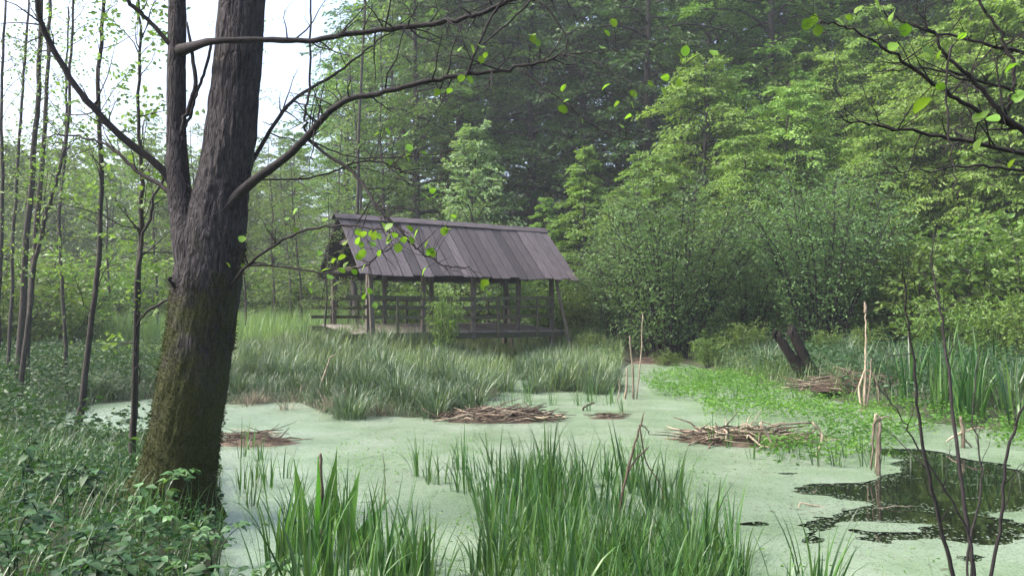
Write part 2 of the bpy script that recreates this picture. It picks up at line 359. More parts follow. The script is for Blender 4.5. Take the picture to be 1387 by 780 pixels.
ra = ramp(t, [(0.3, (0.115, 0.17, 0.102)), (0.5, (0.165, 0.22, 0.152)), (0.7, (0.215, 0.262, 0.208))]); L(n1.outputs[0], ra.inputs[0])
rb = ramp(t, [(0.33, (0.16, 0.15, 0.10)), (0.43, (1, 1, 1)), (.62, (1, 1, 1)), (.72, (1.05, 1.0, .75))]); L(n2.outputs[0], rb.inputs[0])
rc = ramp(t, [(0.0, (0.55, 0.58, 0.5)), (.25, (.92, .92, .9)), (1.0, (1.15, 1.15, 1.12))]); L(v1.outputs['Color'], rc.inputs[0])
mx = N(t, 'ShaderNodeMixRGB', blend_type='MULTIPLY'); mx.inputs[0].default_value = 0.7; L(ra.outputs[0], mx.inputs[1]); L(rb.outputs[0], mx.inputs[2])
mx2 = N(t, 'ShaderNodeMixRGB', blend_type='MULTIPLY'); mx2.inputs[0].default_value = 1; L(mx.outputs[0], mx2.inputs[1]); L(rc.outputs[0], mx2.inputs[2])
L(mx2.outputs[0], p.inputs['Base Color']); p.inputs['Roughness'].default_value = 0.27; p.inputs['Specular IOR Level'].default_value = 0.75
bu = N(t, 'ShaderNodeBump', Strength=0.4, Distance=0.005); L(v1.outputs['Distance'], bu.inputs['Height']); L(bu.outputs[0], p.inputs['Normal'])
tag(obj('duckweed_mat', mb.mesh('duckweed_mat', False), m_duck), 'pale green mat of duckweed floating on the pond', 'duckweed', kind='stuff')

# ------------------------------------------------------------------ plant materials
M = dict(
    beech=leaf_mat('beech_leaf', (0.055, 0.125, 0.03), (0.135, 0.25, 0.055), 0.45),
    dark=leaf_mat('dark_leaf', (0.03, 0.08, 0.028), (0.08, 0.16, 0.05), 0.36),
    bright=leaf_mat('hornbeam_leaf', (0.11, 0.21, 0.04), (0.21, 0.33, 0.07), 0.45),
    willow=leaf_mat('willow_leaf', (0.06, 0.14, 0.045), (0.145, 0.26, 0.09), 0.4),
    pale=leaf_mat('poplar_leaf', (0.09, 0.16, 0.06), (0.20, 0.28, 0.12), 0.35),
    hazel=leaf_mat('hazel_leaf', (0.06, 0.12, 0.025), (0.14, 0.22, 0.05), 0.42),
    alder=leaf_mat('alder_leaf', (0.10, 0.20, 0.025), (0.17, 0.30, 0.04), 0.5),
    sap=leaf_mat('sapling_leaf', (0.07, 0.13, 0.04), (0.15, 0.23, 0.07), 0.45),
    sedge=leaf_mat('sedge_blade', (0.022, 0.05, 0.022), (0.125, 0.185, 0.105), 0.25, rough=0.4, spec=0.5, objvar=0.15),
    reed=leaf_mat('reed_blade', (0.02, 0.065, 0.018), (0.078, 0.165, 0.038), 0.34, rough=0.35, spec=0.5, objvar=0.2),
    meadow=leaf_mat('meadow_blade', (0.08, 0.14, 0.05), (0.19, 0.26, 0.11), 0.35),
    cress=leaf_mat('cress_leaf', (0.045, 0.14, 0.02), (0.125, 0.28, 0.04), 0.4),
    herb=leaf_mat('herb_leaf', (0.015, 0.044, 0.018), (0.045, 0.10, 0.036), 0.3, rough=0.5, spec=0.25),
    bramble=leaf_mat('bramble_leaf', (0.04, 0.10, 0.035), (0.10, 0.19, 0.07), 0.3, rough=0.42, spec=0.5),
    dock=leaf_mat('dock_leaf', (0.04, 0.13, 0.02), (0.08, 0.21, 0.03), 0.35, rough=0.4, spec=0.5, objvar=0.1),
    moss=leaf_mat('moss_tuft', (0.014, 0.019, 0.005), (0.06, 0.066, 0.015), 0.15, rough=.9, spec=.1),
    bark=wood_mat('alder_bark', (0.010, 0.009, 0.0105), (0.058, 0.051, 0.055), (11, 11, 3.0), bump=1.0, nscale=2.6, moss=((0.012, 0.017, 0.005), (0.05, 0.055, 0.014), 3.2, 0.3, 3.6)),
    twig=wood_mat('twig_bark', (0.013, 0.011, 0.012), (0.036, 0.031, 0.032), (8, 8, 3)),
    trunk=wood_mat('forest_bark', (0.018, 0.0165, 0.015), (0.06, 0.054, 0.048), (8, 8, 2)),
    shade=wood_mat('grey_bark', (0.06, 0.055, 0.05), (0.13, 0.12, 0.11), (8, 8, 2)),
    roof=wood_mat('tarred_board', (0.022, 0.018, 0.021), (0.088, 0.073, 0.080), (0.9, 9, 9), bump=0.6, nscale=2.2, objvar=0.5, spec=0.35, rough=0.6),
    seam_dark=wood_mat('seam_black', (0.006, 0.006, 0.007), (0.016, 0.015, 0.016), (3, 3, 3)),  # near-black of the added sheet that paints the roof board gaps dark
    timber=wood_mat('grey_timber', (0.05, 0.043, 0.036), (0.13, 0.115, 0.095), (6, 6, 1.5), nscale=5, objvar=0.25),
    plank=wood_mat('deck_plank', (0.10, 0.088, 0.08), (0.22, 0.195, 0.18), (3, 10, 10), nscale=3),
    mossy=wood_mat('mossy_timber', (0.045, 0.05, 0.028), (0.10, 0.10, 0.06), (6, 6, 2), nscale=4),
    stump=wood_mat('rotten_wood', (0.003, 0.0027, 0.0025), (0.018, 0.0145, 0.0125), (9, 9, 1.6), bump=1.0, nscale=3),
    litter=leaf_mat('dead_bits', (0.03, 0.025, 0.015), (0.13, 0.11, 0.06), 0.1, rough=.8, spec=.1),
    straw=wood_mat('dry_reed', (0.10, 0.08, 0.055), (0.34, 0.28, 0.21), (4, 4, 1), nscale=8, objvar=0.45, rough=0.7),
    rot=wood_mat('wet_reed', (0.03, 0.022, 0.016), (0.11, 0.08, 0.06), (4, 4, 1), nscale=8, objvar=0.4),
)

# ------------------------------------------------------------------ bridge
def build_bridge():
    N1 = at(487, 371, 28.0); N2 = at(783, 380.5, 33.0); EZ = 0.5 * (N1[2] + N2[2])
    u = N2[:2] - N1[:2]; LEN = np.linalg.norm(u); u /= LEN; v = np.array([-u[1], u[0]]); ang = math.atan2(u[1], u[0])
    k = (428 - CX) / F_PX; WID = (k * N1[1] - N1[0]) / (v[0] - k * v[1])
    RZ = at(455, 293, N1[1] + v[1] * WID / 2)[2]; DZ = 1.30; TILT = 0.07
    root = thing('covered_bridge', 'dark timber footbridge with steep plank roof standing open-sided beyond the pond', 'bridge', (N1[0], N1[1], 0), ang)
    rnd = random.Random(5)
    def part(name, geo, mat, parent=root, loc=None, rot=None):
        mb = MB()
        for V, F in geo: mb.add(V, F)
        return obj(name, mb.mesh(name, False), M[mat], parent, loc, rot)
    hw = WID / 2; rise = RZ - EZ; sl = math.hypot(hw, rise); pit = math.atan2(rise, hw)
    # posts
    ins = 0.62; y0, y1 = ins, WID - ins; eh = lambda y: EZ + rise * (min(y, WID - y) / hw) - 0.12
    xs = [0.55, 2.75, 4.9, 7.05, LEN - 0.95]
    for yy in (y0, y1):
        for q, x in enumerate(xs):
            gzv = DZ - 0.35 if 0 < q < 4 else DZ - 0.75
            part('post', [beam((x + rnd.uniform(-.05, .05), yy, gzv), (x + rnd.uniform(-.04, .04), yy, eh(yy)), 0.16, 0.15)], 'timber')
    for x, dx in ((xs[0], -0.02), (xs[-1], 0.62)):
        for yy, s in ((y0, -1), (y1, 1)):
            part('brace', [beam((x + dx * .1 + 0.03, yy + s * 0.11, eh(yy) - 0.15), (x + dx + 0.06, yy + s * 0.5, DZ - 0.95), 0.15, 0.12)], 'timber')
    # roof frame with its boards
    fr = []
    for yy in (y0, y1): fr.append(beam((0.25, yy, eh(yy) + 0.0), (LEN - 0.25, yy, eh(yy) + 0.0), 0.14, 0.14))
    for x in xs:
        fr.append(beam((x, y0, EZ + .36), (x, y1, EZ + .36), 0.08, 0.12))
        for s in (0, 1):
            a = (x + .09, 0.1 if s == 0 else WID - 0.1, EZ - 0.06); c = (x + .09, hw, RZ - 0.16)
            fr.append(beam(a, c, 0.09, 0.12))
    fr.append(beam((0.35, hw, EZ + rise * .62), (0.40, hw + .02, EZ + rise * .62), .04, .04))
    roof = part('roof', fr, 'timber')
    part('collar_beam', [beam((0.42, hw - .78, EZ + rise * .6), (0.42, hw + .78, EZ + rise * .6), .06, .16)], 'plank', roof)
    nb = 23; bw = LEN / nb
    for side in (0, 1):
        for q in range(nb):
            up = 0.02 + rnd.uniform(0, .022); ex = rnd.uniform(-0.05, 0.05); wd = bw - rnd.uniform(.028, .05)
            L = sl + 0.02 + ex
            V, F = box((L / 2 - ex - .02, 0, 0), (L, wd, 0.028))
            # small sag and twist
            V[:, 2] += 0.012 * np.sin(V[:, 0] * 2 + q); mb2 = MB(); mb2.add(V, F)
            o = obj('board', mb2.mesh('board', False), M['roof'], roof)
            x = (q + .5) * bw
            if side == 0:
                o.location = (x, -up * math.sin(pit), EZ + up * math.cos(pit)); o.rotation_euler = (0, 0, 0)
                o.matrix_local = __import__('mathutils').Matrix(((0, -1, 0, x), (math.cos(pit), 0, -math.sin(pit), -up * math.sin(pit)), (math.sin(pit), 0, math.cos(pit), EZ + up * math.cos(pit)), (0, 0, 0, 1)))
            else:
                o.matrix_local = __import__('mathutils').Matrix(((0, 1, 0, x), (-math.cos(pit), 0, math.sin(pit), WID + up * math.sin(pit)), (math.sin(pit), 0, math.cos(pit), EZ + up * math.cos(pit)), (0, 0, 0, 1)))
    for yb in (0.07, WID - 0.07):
        part('seam_backing', [beam((LEN / 2, yb, EZ + .07 * rise / hw - .03), (LEN / 2, hw, RZ - .03), LEN - .1, .018)], 'seam_dark', roof)  # added black sheet behind the boards, stands in for shade in the gaps
    for s in (-1, 1):                       # ridge boards, two lengths each side
        for a, c, lift in ((-0.12, LEN * 0.70, 0.03), (LEN * 0.70 + .01, LEN + 0.02, 0.0)):
            d = np.array([0, math.cos(pit) * s, -math.sin(pit)]); n = np.array([0, math.sin(pit) * s, math.cos(pit)])
            cpt = np.array([0, hw, RZ]) + n * (0.075 + lift) + d * 0.13
            part('ridge_board', [beam(cpt + [a, 0, lift * .5], cpt + [c, 0, -lift * .3], 0.30, 0.03, up=n)], 'roof', roof)
    # deck
    bm = [beam((-0.4, yy, DZ - 0.12 + (yy - hw) * TILT), (LEN - .3, yy, DZ - 0.12 + (yy - hw) * TILT), 0.18, 0.22) for yy in (y0 + .02, hw, y1 - .02)]
    deck = part('deck', bm, 'mossy')
    npk = 46; pw = (LEN - 0.35) / npk; pm = None
    for q in range(npk):
        x = 0.05 + (q + .5) * pw
        o = part('plank', [box((0, 0, 0), (pw - 0.016, y1 - y0 + .26 + rnd.uniform(-.06, .06), 0.05))], 'plank', deck, (x, hw + rnd.uniform(-.02, .02), DZ - .03 + rnd.uniform(-.004, .004) + .05), (TILT, 0, rnd.uniform(-.012, .012)))
    # rails and their stanchions
    for yy, s in ((y0, -1), (y1, 1)):
        yo = yy + s * 0.115
        for h in (1.22, 0.86, 0.48):
            part('rail', [beam((-0.35 if s > 0 or h > 1 else 0.3, yo, DZ + h), (xs[2], yo, DZ + h - .03), 0.045, 0.13)], 'mossy')
            part('rail', [beam((xs[2] + .01, yo, DZ + h - .03), (LEN - .85, yo, DZ + h + .06), 0.045, 0.13)], 'mossy')
        for q in range(4):
            x = (xs[q] + xs[q + 1]) / 2
            part('stanchion', [beam((x, yo + s * .065, DZ - .3), (x, yo + s * .065, DZ + 1.2), 0.10, 0.08)], 'mossy')
    return N1, u, v, LEN, WID, DZ
BR = build_bridge()

# ------------------------------------------------------------------ tree prototypes
def make_tree(seed, H, r0, crown, h0, nlimb, nsub, nleaf, lL, lW, rise=0.35, droop=0.35, sublen=0.35, tilt=0.35, wob=0.25, sub_wood=True, lean=0.0, leaf_droop=0.35):
    rs = np.random.RandomState(seed); wood = MB(); zz = np.linspace(0, 1, 9)
    px = np.cumsum(rs.randn(9) * wob * .35) * zz; py = np.cumsum(rs.randn(9) * wob * .35) * zz
    T = np.c_[px + lean * H * zz ** 1.5, py, zz * H - 0.25 * (zz == 0)]
    Tc = cr(T, 3); tr = r0 * (1 - np.linspace(0, 1, len(Tc))) ** 0.85 + 0.012; tr[0] *= 1.35
    wood.add(*tube(Tc, tr, 7))
    S, D, Ln, Rb = [], [], [], []
    for i in range(nlimb):
        f = h0 + (1 - h0) * ((i + rs.rand()) / nlimb) ** 0.9; f = min(f, 0.985)
        base = np.array([np.interp(f, zz, T[:, k]) for k in range(3)]); Rr = crown(f) * rs.uniform(0.65, 1.2) + 0.15
        az = i * 2.4 + rs.uniform(-.5, .5); tt = np.linspace(0, 1, 6)
        ri = rise * (0.5 + f) * rs.uniform(.6, 1.4); dirv = np.array([math.cos(az), math.sin(az)])
        LP = base + np.c_[np.outer(tt * Rr, dirv) + rs.randn(6, 2) * 0.05 * Rr * tt[:, None], Rr * (ri * tt - droop * tt ** 2)]
        rl = max(0.01, r0 * 0.42 * (1 - f * .75)) * (1 - .85 * tt) * min(1, Rr / 2)
        wood.add(*tube(LP, rl + .006, 4, cap=False)); lr = rs.rand()
        for q in range(nsub):
            s = 0.18 + 0.82 * (q + rs.rand()) / nsub; st = np.array([np.interp(s, tt, LP[:, k]) for k in range(3)])
            a2 = az + (1 if q % 2 else -1) * rs.uniform(.4, 1.25) * (1.15 - s * .7); ln = (sublen * Rr * (1.25 - .8 * s) + 0.25) * rs.uniform(.7, 1.3)
            S.append(st); D.append([math.cos(a2), math.sin(a2), rs.uniform(-.25, .3) * 1.2]); Ln.append(ln); Rb.append(.7 * lr + .3 * rs.rand())
    S = np.array(S); D = norm(np.array(D)); Ln = np.array(Ln); Rb = np.array(Rb)
    if sub_wood:
        for s, d, l in zip(S, D, Ln):
            wood.add(*tube(np.array([s, s + d * l * .5, s + d * l + [0, 0, -.12 * l]]), [0.012 * (r0 / .2) ** .5, .008, .003], 3, cap=False))
    return wood, spray(rs, S, D, Ln, Rb, nleaf, lL, lW, tilt, leaf_droop)
def spray(rs, S, D, Ln, Rb, nleaf, lL, lW, tilt=0.35, leaf_droop=0.35, spread=0.5):
    n = len(S); t = (np.arange(nleaf)[None] + rs.rand(n, nleaf)) / nleaf; side = np.where(np.arange(nleaf) % 2, 1., -1.)[None, :, None] * np.ones((n, nleaf, 1))
    nr = norm(np.array([0, 0, 1.]) + rs.randn(n, 3) * tilt * .6); B = norm(np.cross(nr, D))
    P = S[:, None] + D[:, None] * (Ln[:, None] * t)[..., None]; P[..., 2] -= 0.14 * Ln[:, None] * t ** 2
    P = P + B[:, None] * side * (rs.rand(n, nleaf, 1) ** 1.0) * (spread * Ln[:, None] * (1 - .6 * t))[..., None] * .6 + rs.randn(n, nleaf, 3) * 0.03 * Ln[:, None, None]
    LD = norm(D[:, None] * .8 + B[:, None] * side * .9 + rs.randn(n, nleaf, 3) * .3 + np.array([0, 0, -leaf_droop]))
    LN = norm(nr[:, None] + rs.randn(n, nleaf, 3) * tilt)
    sc = rs.uniform(.6, 1.25, n * nleaf); r = np.clip(.6 * np.repeat(Rb, nleaf) + .4 * rs.rand(n * nleaf), 0, 1)
    return leaf_mesh(P.reshape(-1, 3), LD.reshape(-1, 3), LN.reshape(-1, 3), lL * sc, lW * sc, 0.3, 0.12, r)
def make_shrub(seed, H, spread, nstem, nspray, nleaf, lL, lW, splen=0.7):
    rs = np.random.RandomState(seed); wood = MB(); S, D, Ln, Rb = [], [], [], []
    for i in range(nstem):
        az = i * 2.4 + rs.uniform(-.6, .6); rr = spread * math.sqrt((i + .5) / nstem); h = H * (1.0 - .38 * (rr / spread) ** 2) * rs.uniform(.8, 1.1)
        tt = np.linspace(0, 1, 6); b0 = np.array([math.cos(az), math.sin(az)]) * rr * .25
        LP = np.c_[b0 + np.outer(rr * .8 * tt ** 1.3, [math.cos(az), math.sin(az)]) + rs.randn(6, 2) * .08 * H * .2 * tt[:, None], h * tt ** .95 - .15 * (tt == 0)]
        wood.add(*tube(cr(LP, 2), np.linspace(.035, .006, 11) * H / 4, 4, cap=False)); lr = rs.rand()
        for q in range(nspray):
            s = 0.1 + .9 * ((q + rs.rand()) / nspray) ** .8; st = np.array([np.interp(s, tt, LP[:, k]) for k in range(3)]); a2 = rs.uniform(0, 6.28)
            dd = norm(np.array([math.cos(a2) + .5 * math.cos(az), math.sin(a2) + .5 * math.sin(az), rs.uniform(-.1, .9)]))
            S.append(st); D.append(dd); Ln.append(splen * H / 4 * rs.uniform(.6, 1.5)); Rb.append(.6 * lr + .4 * rs.rand())
    S = np.array(S); D = np.array(D); Ln = np.array(Ln)
    for s, d, l in zip(S, D, Ln): wood.add(*tube(np.array([s, s + d * l]), [.01, .003], 3, cap=False))
    return wood, spray(rs, S, D, Ln, np.array(Rb), nleaf, lL, lW, 0.9, 0.2, 0.6)
PROTO = {}
def proto(key, geo, height, wood_m, leaf_m):
    wood, (V, F_, r) = geo
    wm = wood.mesh(key + '_trunk'); wm.materials.append(M[wood_m]); lm = new_mesh(key + '_crown', V, [F_], r, False); lm.materials.append(M[leaf_m])
    PROTO[key] = (wm, lm, height)
dome = lambda Rm, p=.5: (lambda f: Rm * max(0.05, (math.sin(math.pi * min(1, f ** .8 * .98 + .02)))) ** p)
cone = lambda Rm: (lambda f: Rm * (1.02 - f) ** .8)
for k in range(3): proto('tall%d' % k, make_tree(10 + k, 22, .30, lambda f: 4.6 * max(.1, math.sin(math.pi * (f * .86 + .1))) ** .6, .08, 66, 12, 22, .25, .15, .4, .5, .34), 22, 'trunk', 'beech')
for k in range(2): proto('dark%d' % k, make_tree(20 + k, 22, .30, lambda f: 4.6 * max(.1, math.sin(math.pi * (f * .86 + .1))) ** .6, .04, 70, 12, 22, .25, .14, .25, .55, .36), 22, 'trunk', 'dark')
for k in range(3): proto('bright%d' % k, make_tree(30 + k, 11, .14, lambda f: 3.3 * max(.12, math.sin(math.pi * (f * .82 + .14))) ** .7, .05, 64, 13, 20, .18, .095, .35, .62, .36, leaf_droop=.7), 11, 'trunk', 'bright')
for k in range(2): proto('layer%d' % k, make_tree(40 + k, 11, .14, cone(3.0), .05, 56, 12, 16, .22, .11, .3, .55, .34, leaf_droop=.6), 11, 'trunk', 'bright')
proto('poplar', make_tree(50, 10, .12, cone(2.6), .06, 60, 9, 14, .17, .12, 1.0, .2, .36, tilt=.9), 10, 'trunk', 'pale')
for k in range(3): proto('willow%d' % k, make_shrub(60 + k, 5, 2.5, 34, 26, 22, .105, .05, .8), 5, 'twig', 'willow')
for k in range(3): proto('hazel%d' % k, make_shrub(70 + k, 3, 1.7, 14, 14, 14, .16, .10, .9), 3, 'twig', 'hazel')
for k in range(3): proto('thin%d' % k, make_tree(80 + k, 13, .075, lambda f: 2.1 * max(.15, math.sin(math.pi * (f * .85 + .1))) ** .7, .16, 34, 7, 8, .15, .10, .7, .25, .4, tilt=.7, wob=.45), 13, 'trunk', 'sap')
for k in range(2): proto('far%d' % k, make_tree(90 + k, 13, .16, lambda f: 3.3 * max(.15, math.sin(math.pi * (f * .85 + .1))) ** .6, .1, 48, 9, 12, .3, .2, .6, .3, .36, tilt=.6, wob=.4), 13, 'trunk', 'sap')
rt = random.Random(11)
def plant(key, name, label, cat, px, Yd, topy=None, height=None, group=None, sq=1.0):
    wm, lm, h = PROTO[key]; x = (px - CX) / F_PX * Yd; z = gz(x, Yd)
    if height is None: height = at(px, topy, Yd)[2] - z
    s = height / h; e = thing(name, label, cat, (x, Yd, z - .03), rt.uniform(0, 6.28), (s * sq, s * sq, s), group)
    obj('trunk' if cat == 'tree' else 'stems', wm, None, e); obj('crown' if cat == 'tree' else 'foliage', lm, None, e)
    return e
topline = lambda px: np.interp(px, [330, 380, 420, 460, 500, 540], [230, 210, 150, 95, 40, -40])
# deep wood behind everything
for row, (y0, y1, step, p0, p1) in enumerate(((47, 53, 84, 470, 1480), (60, 68, 72, 400, 1480), (78, 90, 64, 350, 1480))):
    q = p0
    while q < p1:
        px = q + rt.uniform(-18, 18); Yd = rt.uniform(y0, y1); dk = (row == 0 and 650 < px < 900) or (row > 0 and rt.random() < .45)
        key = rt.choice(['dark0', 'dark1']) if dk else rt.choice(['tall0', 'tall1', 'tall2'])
        ty = topline(px) + rt.uniform(-15, 15) if px < 540 else rt.uniform(-260, -90)
        lab = ('tall dark green tree in the deep shade of the wood behind the bridge' if dk else 'tall mid green broadleaf tree in the wood rising behind the bridge') if row == 0 else \
              ('dark green tree far back in the dense wood' if dk else 'mid green tree far back in the dense wood')
        plant(key, 'forest_tree', lab, 'tree', px, Yd, ty, group=('dark' if dk else 'mid green') + (' trees behind the bridge' if row == 0 else ' trees deep in the wood'), sq=rt.uniform(.85, 1.1) * (.75 if px < 540 else 1)); q += step
# low far trees beyond the meadow on the left
for row, (y0, y1, step) in enumerate(((50, 58, 52), (66, 80, 42))):
    q = -60
    while q < 400:
        plant(rt.choice(['far0', 'far1']), 'meadow_edge_tree', ['loose pale green tree at the far edge of the meadow', 'hazy pale tree in the back row beyond the meadow'][row], 'tree', q + rt.uniform(-14, 14), rt.uniform(y0, y1), rt.uniform(205, 265) - 8 * row, group=['trees at the meadow edge', 'trees in the back row beyond the meadow'][row]); q += step
# bright young trees on the right
for px, Yd, ty, key in ((955, 41, 82, 'bright0'), (1065, 40, 112, 'bright1'), (1150, 43, 62, 'bright2'), (1225, 40, 70, 'bright0'), (1310, 39, 50, 'bright1'), (1395, 37, 45, 'bright2'), (890, 38, 205, 'bright1'), (1010, 36.5, 190, 'bright2'), (1270, 35, 175, 'bright0'), (1350, 33, 190, 'bright1'), (1190, 36, 165, 'bright2'), (1300, 35, 15, 'bright2'), (1400, 33, -30, 'bright0'), (1190, 45, 15, 'bright1'), (1340, 44, -30, 'bright0'), (1090, 46, 75, 'bright0')):
    lab = 'bright yellow green young tree ' + ('directly above the rounded willow shrub' if px < 1000 and Yd < 39 else 'with tapering top between the dark wood and rounded willow shrub' if px < 1000 else
           'just behind the gap between the big willow shrubs' if px < 1040 else 'rising behind the dense dark willow shrub' if px < 1200 and Yd > 37 else 'peeping over the right shoulder of the dark willow shrub' if px < 1200 else
           'close above the right bank bushes' if Yd < 36.5 else 'high on the slope behind the right bank bushes')
    plant(key, 'hornbeam_tree', lab, 'tree', px, Yd, ty, group='bright young trees above the shrubs')
plant('poplar', 'poplar_tree', 'slim pale green pointed tree rising just behind the bridge ridge', 'tree', 643, 39, 172)
plant('layer0', 'hornbeam_tree', 'tapering bright green tree with layered sprays right of the bridge roof', 'tree', 795, 42, 195)
plant('layer1', 'hornbeam_tree', 'small bright green layered tree beside the right end of the bridge', 'tree', 838, 38, 255)
plant('layer1', 'hornbeam_tree', 'bright green tree with wide layered sprays against the dark wood', 'tree', 735, 44.5, 265)
# willow shrubs
for px, Yd, ty, key, sq, lab in ((905, 31.5, 236, 'willow0', .86, 'rounded blue green willow shrub with branches arching over the far bank'),
                                 (1115, 30.5, 220, 'willow1', .86, 'dense dark blue green willow shrub with many bare stems at its foot'),
                                 (1012, 34, 300, 'willow2', .8, 'lower blue green willow shrub filling the gap between the two large ones'),
                                 (838, 34, 318, 'willow1', .85, 'low willow shrub close to the right end of the bridge')):
    plant(key, 'willow_shrub', lab, 'shrub', px, Yd, ty, group='willow shrubs on the far bank', sq=sq)
# hazel bushes
for px, Yd, h in ((1240, 29, 4.2), (1310, 28, 4.6), (1385, 26, 4.4), (1270, 25.5, 2.0), (1345, 23.5, 1.9), (1400, 22, 2.2), (1205, 30, 2.2), (1440, 27, 4.5)):
    plant(rt.choice(['hazel0', 'hazel1', 'hazel2']), 'hazel_bush', 'loose yellow green bush growing on the right bank', 'bush', px, Yd, height=h, group='bushes on the right bank')
for px, Yd, h in ((520, 40, 3.0), (575, 42, 3.4), (700, 41, 3.0), (745, 39, 3.2), (790, 37.5, 2.6), (825, 36, 2.2), (470, 42, 3.0), (660, 43, 3.4), (610, 38, 2.2)):
    plant(rt.choice(['hazel0', 'hazel1', 'hazel2']), 'hazel_bush', 'light green bush seen through and behind the open bridge', 'bush', px, Yd, height=h, group='bushes behind the bridge')
for px, Yd, h in ((800, 31.5, .9), (960, 27.5, 1.2), (1010, 28, 1.4), (1120, 27, 1.0), (905, 29, .9), (1170, 26, 1.1)):
    plant(rt.choice(['hazel0', 'hazel1', 'hazel2']), 'young_maple', 'small fresh green sapling bush at the foot of the willow shrubs', 'bush', px, Yd, height=h, group='sapling bushes below the willows')
plant('hazel1', 'young_maple', 'small leafy bush standing against the near rail of the bridge', 'bush', 600, 28.0, 394, sq=.5)
for px, Yd, h in ((20, 30, 3.6), (75, 33, 4.2), (170, 50, 4.6), (225, 52, 4.4), (270, 50, 4.4), (330, 52, 4.2), (385, 51, 3.6), (430, 50, 4.6), (-20, 27, 4.0), (50, 42, 5.0), (110, 44, 5.0), (200, 45, 5.2), (290, 47, 5.2), (355, 50, 5.4)):
    plant(rt.choice(['hazel0', 'hazel1', 'hazel2']), 'hazel_bush', 'soft pale green bush on the far side of the marsh meadow', 'bush', px, Yd, height=h, group='bushes beyond the marsh meadow', sq=1.25)
# thin trees left
for px, Yd, ty in ((335, 33, 195), (372, 38, 185), (410, 36, 215), (455, 41, 150), (490, 44, 70), (440, 30, 240), (300, 36, 190), (255, 40, 170), (215, 36, 160), (70, 34, 170), (150, 38, 190), (395, 46, 190), (525, 46, 10)):
    plant(rt.choice(['thin0', 'thin1', 'thin2']), 'slender_tree', 'slender sparse tree with small pale leaves beyond the marsh grass', 'tree', px, Yd, ty, group='slender trees beyond the marsh')

# ------------------------------------------------------------------ traced foreground trees
def traced(parent, name, pts, Y0, r_px, mat, Y1=None, k=7, n=6):
    Y1 = Y0 if Y1 is None else Y1; m = len(pts); Yl = np.interp(np.linspace(0, 1, m), np.linspace(0, 1, len(Y1)), Y1) if isinstance(Y1, (list, tuple)) else Y0 + (Y1 - Y0) * np.arange(m) / (m - 1)
    P = np.array([at(x, y, yy) for (x, y), yy in zip(pts, Yl)])
    rp = np.interp(np.linspace(0, 1, len(P)), np.linspace(0, 1, len(r_px)), r_px)
    C = cr(P, n); rad = np.interp(np.linspace(0, 1, len(C)), np.linspace(0, 1, len(rp)), rp) * Y0 / F_PX
    C = C + (np.random.RandomState(len(C) + int(abs(pts[0][0]))).randn(*C.shape) * 0.009) * np.linspace(0, 1, len(C))[:, None]
    return C, rad
class Wood:
    def __init__(s): s.mb = MB(); s.tips = []
    def add(s, C, rad, k=6): s.mb.add(*tube(C, rad, k)); s.tips.append((C, rad))
def twigs(W, rs, C, rad, count, ln, up=0.2, t0=0.25, levels=1):
    for _ in range(count):
        t = rs.uniform(t0, 1) * (len(C) - 1); i = int(min(t, len(C) - 2)); p = C[i] + (C[i + 1] - C[i]) * (t - i); d = norm(C[i + 1] - C[i])
        a = norm(d * .7 + rs.randn(3) * .75 + [0, 0, up]); l = ln * rs.uniform(.4, 1.3); m = 5
        Q = p + np.outer(np.linspace(0, l, m), a) + np.cumsum(rs.randn(m, 3) * .03 * l, 0) * (np.arange(m) > 0)[:, None]
        r = min(rad[i] * .5, .008) * np.linspace(1, .3, m); W.add(Q, r, 4)
        if levels > 1: twigs(W, rs, Q, r, 2, ln * .5, up, .3, levels - 1)
ALDER_PROF = [0.05, .55, .9, 1.0, .95, .75, .35]
alder_meshes = []
for k in range(4):
    V, F_ = shaped_leaf(.075, .062, ALDER_PROF, .25, .35, .08, k); Vs, Fs = tube(np.array([[-.02, 0, .004], [.004, 0, 0]]), .0012, 3)
    mb = MB(); mb.add(V, F_, .15 + .25 * k); mb.add(Vs, Fs, .5); me = mb.mesh('leaf'); me.materials.append(M['alder']); alder_meshes.append(me)
def hang_leaf(parent, p, rs, s=1.0, meshes=alder_meshes):
    o = obj('leaf', meshes[rs.randint(len(meshes))], None, parent, p, (rs.uniform(-.7, .7), rs.uniform(.1, 1.0), rs.uniform(0, 6.28)), s * rs.uniform(.7, 1.15)); return o

